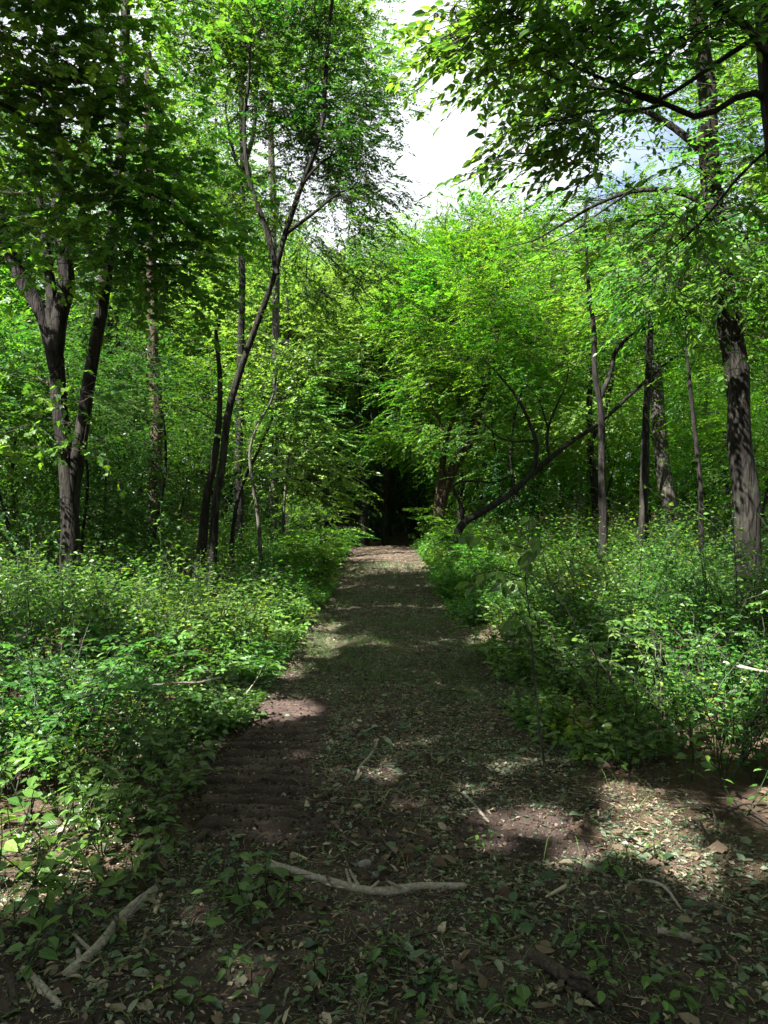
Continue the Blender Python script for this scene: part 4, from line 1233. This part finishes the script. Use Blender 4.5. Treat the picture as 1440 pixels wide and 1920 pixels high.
stick('broken_stick', 'short dark stick half sunk in the track imprint', gl(.016, (386, 1572), (340, 1608)), .016, M['wood_dark'], seed=9, taper=1.0)
stick('broken_stick', 'small grey stick pointing down left in the bottom foreground', gl(.008, (522, 1808), (500, 1858)), .009, M['wood_dark'], seed=10, taper=1.0)
stick('broken_stick', 'thin pale stick slanting beside the sunlit soil patch', gl(.010, (870, 1498), (916, 1542)), .010, M['wood'], seed=11)
stick('forked_twig', 'crooked forked twig lying in the middle of the track', gl(.009, (708, 1396), (694, 1425), (676, 1442), (671, 1462)), .010, M['wood'], seed=12, knots=1, cat='twig')
stick('broken_stick', 'dark stick with a pale broken end left of the sunlit soil', gl(.012, (832, 1570), (805, 1595), (774, 1618)), .012, M['wood_dark'], seed=13)
stick('wood_splinter', 'pale broken splinter right of the long grey branch', gl(.007, (1062, 1674), (1026, 1692)), .009, M['wood_pale'], seed=14, cat='splinter')
stick('wood_chunk', 'stubby grey chunk of wood at the lower right', gl(.014, (1236, 1766), (1298, 1772)), .018, M['wood'], seed=15, cat='wood chunk', taper=.6)
stick('rotten_log', 'rotting bark-covered log in the lower right foreground', gl(.026, (985, 1800), (1040, 1836), (1090, 1862), (1146, 1898)), .027, M['wood_dark'], seed=16, cat='log', lump=.6, taper=.9, knots=2)
stick('bent_twig', 'thin bent twig curving over the shaded litter at right', gl(.006, (1195, 1660), (1222, 1664, .02), (1250, 1684, .02), (1278, 1714)), .006, M['wood'], seed=17, cat='twig')
stick('wood_splinter', 'small pale splinter above the left end of the long branch', gl(.006, (546, 1608), (574, 1622)), .009, M['wood_pale'], seed=18, cat='splinter')
stick('bare_cane', 'long bare pale cane arching down through the right undergrowth', [P(1050, 1120, 5.6), P(1095, 1200, 5.3), P(1145, 1272, 5.0), P(1185, 1370, 4.55), P(1212, 1440, 4.3), G(1226, 1492)], .0045, M['wood_dark'], seed=19, cat='cane', lump=.15)
stick('dead_stick', 'bare stick lying level in the left undergrowth', [P(268, 1288, 5.0), P(330, 1281, 5.0), P(372, 1280, 5.0), P(412, 1271, 5.0)], .009, M['wood'], seed=20, knots=1)
stick('dead_stick', 'bare grey stick poking from the undergrowth at the right edge', [P(1358, 1243, 5.2), P(1400, 1253, 5.1), P(1450, 1262, 5.0)], .011, M['wood'], seed=21)
for i, (a, b) in enumerate((((1262, 1520), (1440, 1562)), ((1328, 1500), (1446, 1556)), ((1300, 1545), (1330, 1600)), ((1330, 1520), (1345, 1565)), ((1350, 1540), (1446, 1530)))):
    stick('brush_twig', 'thin dark twig in the brush heap at the right edge', gl(.007, a, ((a[0] + b[0]) / 2, (a[1] + b[1]) / 2, .05), b, lift=.02), .007, M['wood_dark'], seed=30 + i, cat='twig', group='brush heap at the right edge')
stick('dead_stick', 'pale twig angled out of the left undergrowth beside the track', [P(493, 1250, 6.0), P(480, 1275, 5.9), P(462, 1300, 5.8)], .006, M['wood'], seed=40)
stick('dead_stick', 'short pale stick lying at the right edge of the shaded track', gl(.008, (1052, 1440), (1088, 1416)), .009, M['wood'], seed=41)

def stone(name, label, px, py, s, seed):
    rs = np.random.default_rng(seed)
    g = G(px, py); g[2] = float(floor_z(g[0], g[1]))
    import bmesh
    bm = bmesh.new()
    bmesh.ops.create_icosphere(bm, subdivisions=3, radius=1)
    for v in bm.verts:
        n = v.co.copy()
        f = 1 + .35 * float(vnoise(n.x * 1.6 + seed, n.y * 1.6 + n.z * 1.3, seed)) + .15 * float(vnoise(n.x * 4, n.y * 4 + n.z * 5, seed + 1))
        v.co = Vector((n.x * s * 1.4, n.y * s, n.z * s * .62)) * f
    me = bpy.data.meshes.new(name); bm.to_mesh(me); bm.free()
    for p in me.polygons: p.use_smooth = True
    o = link(name, me, M['stone'])
    o.location = g + [0, 0, s * .25]
    o.rotation_euler = (0, 0, rs.random() * 6)
    tag(o, label, 'stone')
stone('stone', 'pale stone on the soil above the long grey branch', 684, 1628, .026, 3)
stone('stone', 'small dark stone just above the long grey branch', 705, 1648, .017, 5)

# ------------------------------------------------------------------ foreground plants with separate leaves
def weed(name, label, base, h, nleaf, leaf, mat, tpl='o4', width=.6, lean=(0, 0), group=None, cat='weed', spread=1.0, whorl=False, stems=1):
    base = np.asarray(base, float)
    root = empty(name, base, label, cat, group)
    top = np.array([lean[0], lean[1], h])
    b = Buf()
    P_, D_, N_, L_ = [], [], [], []
    for s_ in range(stems):
        tp = top + (np.array([rng.normal(0, .35), rng.normal(0, .35), 0]) * h if stems > 1 else 0)
        p = spline([np.zeros(3) - [0, 0, .01], tp * .5 + rng.normal(0, .04 * h, 3), tp], 6)
        V, Q = batch_tubes(p[None], np.linspace(.0032, .0014, 6)[None] * (1 + h), 5); b.add(V, Q)
        k = nleaf // stems
        ph = rng.random() * 6
        for i in range(k):
            t = .25 + .78 * (i + .5) / k
            t = min(t, 1)
            j = min(int(t * 5), 4); f = t * 5 - j
            q = p[j] * (1 - f) + p[j + 1] * f
            a = ph + (i % 2) * math.pi + (i // 2) * 1.55 + rng.normal(0, .25)
            el = .35 - .1 * rng.random() + .35 * (t - .6)
            dd = np.array([math.cos(a) * math.cos(el), math.sin(a) * math.cos(el), math.sin(el) - .15])
            pet = leaf * (.25 + .35 * rng.random()) * spread
            e = q + dd * pet
            V, Q = batch_tubes(np.array([[q, q + dd * pet * .5 + [0, 0, .003], e]]), np.array([[.0013, .001, .0008]]), 3); b.add(V, Q)
            P_.append(e); D_.append(dd - [0, 0, .25 + .3 * rng.random()]); N_.append(np.array([0, 0, 1]) + .3 * rng.standard_normal(3)); L_.append(leaf * (.65 + .6 * rng.random()) * (1.1 - .35 * abs(t - .55) * 2))
    buf_obj('stem', b, M['stem'], root)
    for i in range(len(P_)):
        o = bpy.data.objects.new('leaf', unit_leaf(tpl, mat, int(rng.integers(4)), width))
        COL.objects.link(o); o.parent = root
        o.matrix_local = leaf_matrix(P_[i], D_[i], N_[i], L_[i])
    return root

def FG(px, py):
    g = G(px, py); g[2] = float(floor_z(g[0], g[1])); return g

g1 = ('low broad-leaved weed in the leafy patch at the lower left', 'weeds in the lower left leafy patch')
for px, py, h, n, lf in ((-10, 1660, .3, 18, .08), (-20, 1560, .34, 20, .08), (80, 1500, .34, 20, .075), (170, 1500, .30, 18, .07), (0, 1480, .36, 20, .08), (140, 1570, .28, 18, .075), (20, 1720, .24, 16, .08), (60, 1660, .28, 18, .08), (130, 1690, .27, 18, .08), (30, 1600, .3, 18, .075), (95, 1600, .3, 18, .075), (190, 1610, .24, 16, .07), (55, 1530, .32, 18, .075), (225, 1545, .22, 14, .065), (15, 1790, .18, 12, .075), (140, 1745, .15, 12, .06), (215, 1700, .17, 14, .06), (40, 1830, .12, 10, .06), (250, 1660, .18, 14, .055), (120, 1540, .3, 18, .07), (185, 1670, .2, 14, .07), (70, 1740, .16, 12, .07)):
    weed('weed', g1[0], FG(px, py), h, n, lf, M['weed'], group=g1[1], lean=(rng.normal(0, .04), rng.normal(0, .04)), stems=3 if n > 15 else 2)
g2 = ('shaded broad-leaved weed between the slanting stick and the long grey branch', 'weeds around the grey sticks')
for px, py, h, n, lf in ((290, 1650, .20, 16, .06), (325, 1610, .18, 14, .055), (415, 1690, .15, 12, .055), (455, 1690, .19, 16, .065), (500, 1685, .17, 14, .065), (470, 1740, .13, 10, .06), (395, 1730, .12, 10, .055), (290, 1570, .20, 16, .055), (270, 1600, .2, 14, .06), (540, 1700, .1, 8, .055)):
    weed('weed', g2[0], FG(px, py), h, n, lf, M['herb_blue'], group=g2[1], stems=2 if n > 9 else 1)
g3 = ('small dull green weed sprouting from the litter along the bottom', 'weeds along the bottom')
for px, py, h, n, lf in ((430, 1840, .09, 7, .05), (470, 1870, .08, 6, .055), (360, 1900, .06, 6, .06), (320, 1880, .06, 5, .055), (590, 1840, .07, 6, .045), (720, 1830, .09, 7, .06), (270, 1830, .06, 6, .04), (690, 1870, .06, 6, .045), (860, 1880, .05, 6, .045), (1220, 1850, .06, 7, .045), (1290, 1890, .05, 6, .05), (1210, 1790, .05, 6, .04), (970, 1730, .05, 6, .05)):
    weed('weed', g3[0], FG(px, py), h, n, lf, M['herb_blue'], group=g3[1])
rs = np.random.default_rng(77)
for k in range(22):
    weed('weed', g3[0], FG(rs.uniform(60, 1420), rs.uniform(1740, 1925)), rs.uniform(.03, .09), int(rs.integers(5, 9)), rs.uniform(.035, .06), M['herb_blue'] if k % 3 else M['weed'], group=g3[1])
g4 = ('small bright weed at the edge of the sunlit soil patches', 'weeds by the sunlit soil')
for px, py, h, n, lf in ((895, 1590, .06, 7, .04), (920, 1575, .05, 6, .035), (1150, 1640, .09, 9, .05), (1180, 1625, .08, 8, .045), (1230, 1610, .07, 8, .04), (1290, 1470, .16, 14, .045)):
    weed('weed', g4[0], FG(px, py), h, n, lf, M['weed'], group=g4[1], stems=2 if n > 7 else 1)
weed('leafy_plant', 'bright sunlit leafy plant at the right edge beside the brush heap', FG(1400, 1530), .34, 18, .055, M['weed'], stems=3, cat='plant')
weed('leafy_plant', 'glossy plant with drooping leaves in the sun, lower left', FG(255, 1500), .30, 14, .075, M['weed'], stems=2, cat='plant', width=.45)
weed('seedling', 'spindly seedling with pale top leaves standing up in the left undergrowth', np.array([-4.8, 9.0, float(gz(-4.8, 9))]), 1.55, 16, .10, M['weed'], cat='seedling', width=.42)
weed('seedling', 'slim seedling with bright leaves rising in front of the dim trunk', np.array([-2.75, 9.0, float(gz(-2.75, 9.0))]), 1.75, 26, .09, M['weed'], cat='seedling', width=.45)

# near sapling with large leaves right of the track
base = np.array([.98, 4.4, float(gz(.98, 4.4))])
root = empty('broadleaf_sapling', base, 'sapling with large ovate leaves standing in front of the right undergrowth', 'sapling')
b = Buf(); Pl = []
main = spline([base - [0, 0, .05], P(1004, 1300, 4.4), P(996, 1180, 4.35), P(985, 1080, 4.3), P(990, 1020, 4.25), P(1000, 965, 4.2)], 14)
V, Q = batch_tubes(main[None], np.linspace(.008, .002, 14)[None], 6); b.add(V, Q)
for pts in ((P(985, 1085, 4.3), P(940, 1070, 4.25), P(900, 1075, 4.2), P(878, 1090, 4.2)), (P(990, 1030, 4.25), P(940, 1015, 4.25), P(900, 1005, 4.25), P(875, 1000, 4.25)), (P(996, 1180, 4.35), P(970, 1150, 4.2), P(958, 1160, 4.1)), (P(987, 1060, 4.3), P(1000, 1040, 4.2), P(1012, 1010, 4.15)), (P(990, 1100, 4.3), P(960, 1085, 4.15), P(945, 1095, 4.1))):
    q = spline(list(pts), 8)
    V, Q = batch_tubes(q[None], np.linspace(.004, .0015, 8)[None], 4); b.add(V, Q)
    Pl += [q[k] for k in (2, 3, 4, 5, 6, 7, 7)]
Pl += [main[k] for k in (10, 11, 12, 13, 13)]
buf_obj('stem', b, M['twig'], root, base)
for i, q in enumerate(Pl + [p + rng.normal(0, .012, 3) for p in Pl]):
    a = rng.random() * 6.28
    dd = np.array([math.cos(a), math.sin(a) * .5, -.45 - .5 * rng.random()])
    o = bpy.data.objects.new('leaf', unit_leaf('o4', M['weed'] if i % 3 else M['herb_blue'], i % 4, .56))
    COL.objects.link(o); o.parent = root
    o.matrix_local = leaf_matrix(q - base + norm(dd) * .014, dd, np.array([.1, -.9, .9]) + .45 * rng.standard_normal(3), .086 * (.7 + .5 * rng.random()))

# arching bramble shrubs in the left foreground and right
def shrub(label, base, h, canes, nleaf, leaf, mat, group=None, reach=.8, tpl='o4', width=.6):
    base = np.asarray(base, float)
    root = empty('bramble_shrub', base, label, 'shrub', group)
    az = rng.random(canes) * 6.28
    t = np.linspace(0, 1, 8)[None]
    hh = h * (.6 + .6 * rng.random(canes))[:, None]; rc = reach * (.5 + .7 * rng.random(canes))[:, None]
    ho = rc * t ** 1.3
    path = np.stack([np.cos(az)[:, None] * ho, np.sin(az)[:, None] * ho, hh * (1.9 * t - 1.15 * t ** 2) - .03 * (1 - t)], -1)
    path[:, 1:] += .02 * rng.standard_normal((canes, 7, 3))
    b = Buf(); V, Q = batch_tubes(path, np.linspace(.0055, .002, 8)[None] * np.ones((canes, 1)), 4); b.add(V, Q)
    buf_obj('canes', b, M['twig'], root)
    tl = rng.uniform(.25, 1, (canes, nleaf)); tl.sort(axis=1)
    seg = np.minimum((tl * 7).astype(int), 6); fr = (tl * 7 - seg)[..., None]; ii = np.arange(canes)[:, None]
    pp = path[ii, seg] * (1 - fr) + path[ii, seg + 1] * fr
    la = rng.random((canes, nleaf)) * 6.28
    st = pp.reshape(-1, 3)
    dr = np.stack([np.cos(la), np.sin(la), .3 * rng.random((canes, nleaf))], -1).reshape(-1, 3)
    pos, ld, nr, L, rd = spray_leaves(st, dr, np.full(len(st), leaf * 1.5), 5, leaf, 1.1, .3, .3)
    me = leaf_mesh('foliage', pos, ld, nr, L, np.full(len(pos), width), tpl, rd)
    link('foliage', me, mat, root)
    return root
gs = ('arching leafy bramble in the patchy sun at the left edge', 'brambles at the left edge')
for px, py, dd, h in ((40, 0, 4.4, .75), (-30, 0, 4.8, .85), (150, 0, 4.9, .75), (90, 0, 5.4, .8), (250, 0, 5.2, .62), (20, 0, 3.9, .55), (330, 0, 5.6, .5)):
    shrub(gs[0], gbase(px, dd), h, 7, 9, .058, M['weed'], gs[1])
gs = ('low leafy shrub on the shaded right bank of the track', 'shrubs on the right bank')
for px, dd, h in ((1130, 5.2, .8), (1250, 4.9, .9), (1390, 4.6, .9), (1330, 5.6, 1.0), (1440, 5.4, 1.0), (1060, 6.2, .8)):
    shrub(gs[0], gbase(px, dd), h, 7, 9, .048, M['herb_blue'], gs[1])

for px, dd, h, lab in ((608, 15.5, 1.0, 'left verge bush nearest the crest, yellow-green in the sun'), (636, 19.0, .8, 'rounded sunlit bush marking the left end of the crest'), (560, 14.2, 1.0, 'leafy bush at the foot of the sunlit sapling'), (515, 12.4, .9, 'low leafy bush beside the thin pale stem left of the track')):
    shrub(lab, gbase(px, dd), h, 12, 14, .085, M['beech'], 'bushes along the left verge', reach=.75, tpl='d2', width=.5)['category'] = 'bush'
for px, dd, h, lab in ((806, 20.5, 1.3, 'pale leafy bush at the right end of the crest'), (835, 18.5, 1.1, 'sunlit bush at the foot of the leaning tree'), (885, 14.8, 1.0, 'bright bush on the right verge just in front of the leaning tree'), (930, 13.0, 1.0, 'bright leafy bush right of the leaning tree foot')):
    shrub(lab, gbase(px, dd), h, 12, 14, .085, M['beech'], 'bushes along the right verge', reach=.75, tpl='d2', width=.5)['category'] = 'bush'

# large fallen leaves
def fallen(label, px, py, L, ang, mat, tpl, k=2, width=.6, lift=.02, tilt=(0, 0)):
    g = FG(px, py)
    o = bpy.data.objects.new('fallen_leaf', unit_leaf(tpl, mat, k, width)); COL.objects.link(o)
    o.matrix_local = leaf_matrix(g + [0, 0, lift], np.array([math.cos(ang), math.sin(ang), .12]), np.array([tilt[0], tilt[1] - .25, 1]), L)
    tag(o, label, 'leaf')
fallen('large smooth green leaf lying flat at the bottom right of centre', 985, 1900, .085, 1.5, M['herb_blue'], 'o4', 3, .62)
fallen('grey-brown lobed oak leaf above the rotting log', 1020, 1810, .085, 1.2, M['dead'], 'm', 3, .7)
fallen('second brown lobed leaf lying against the rotting log', 1045, 1858, .06, -.6, M['dead'], 'm', 2, .7)
fallen('bright green leaf catching light at the bottom left of centre', 385, 1775, .07, .1, M['weed'], 'o4', 3, .75, lift=.07)
fallen('pale green leaf lying on the open track', 820, 1435, .06, .4, M['cut'], 'o4', 3, .6)
fallen('wide pale green leaf on the soil beside the dark stick', 270, 1632, .06, .9, M['herb_blue'], 'o4', 3, .8, lift=.09)

print('LEAVES', STAT, 'total tris', sum(len(m.polygons) for m in bpy.data.meshes))
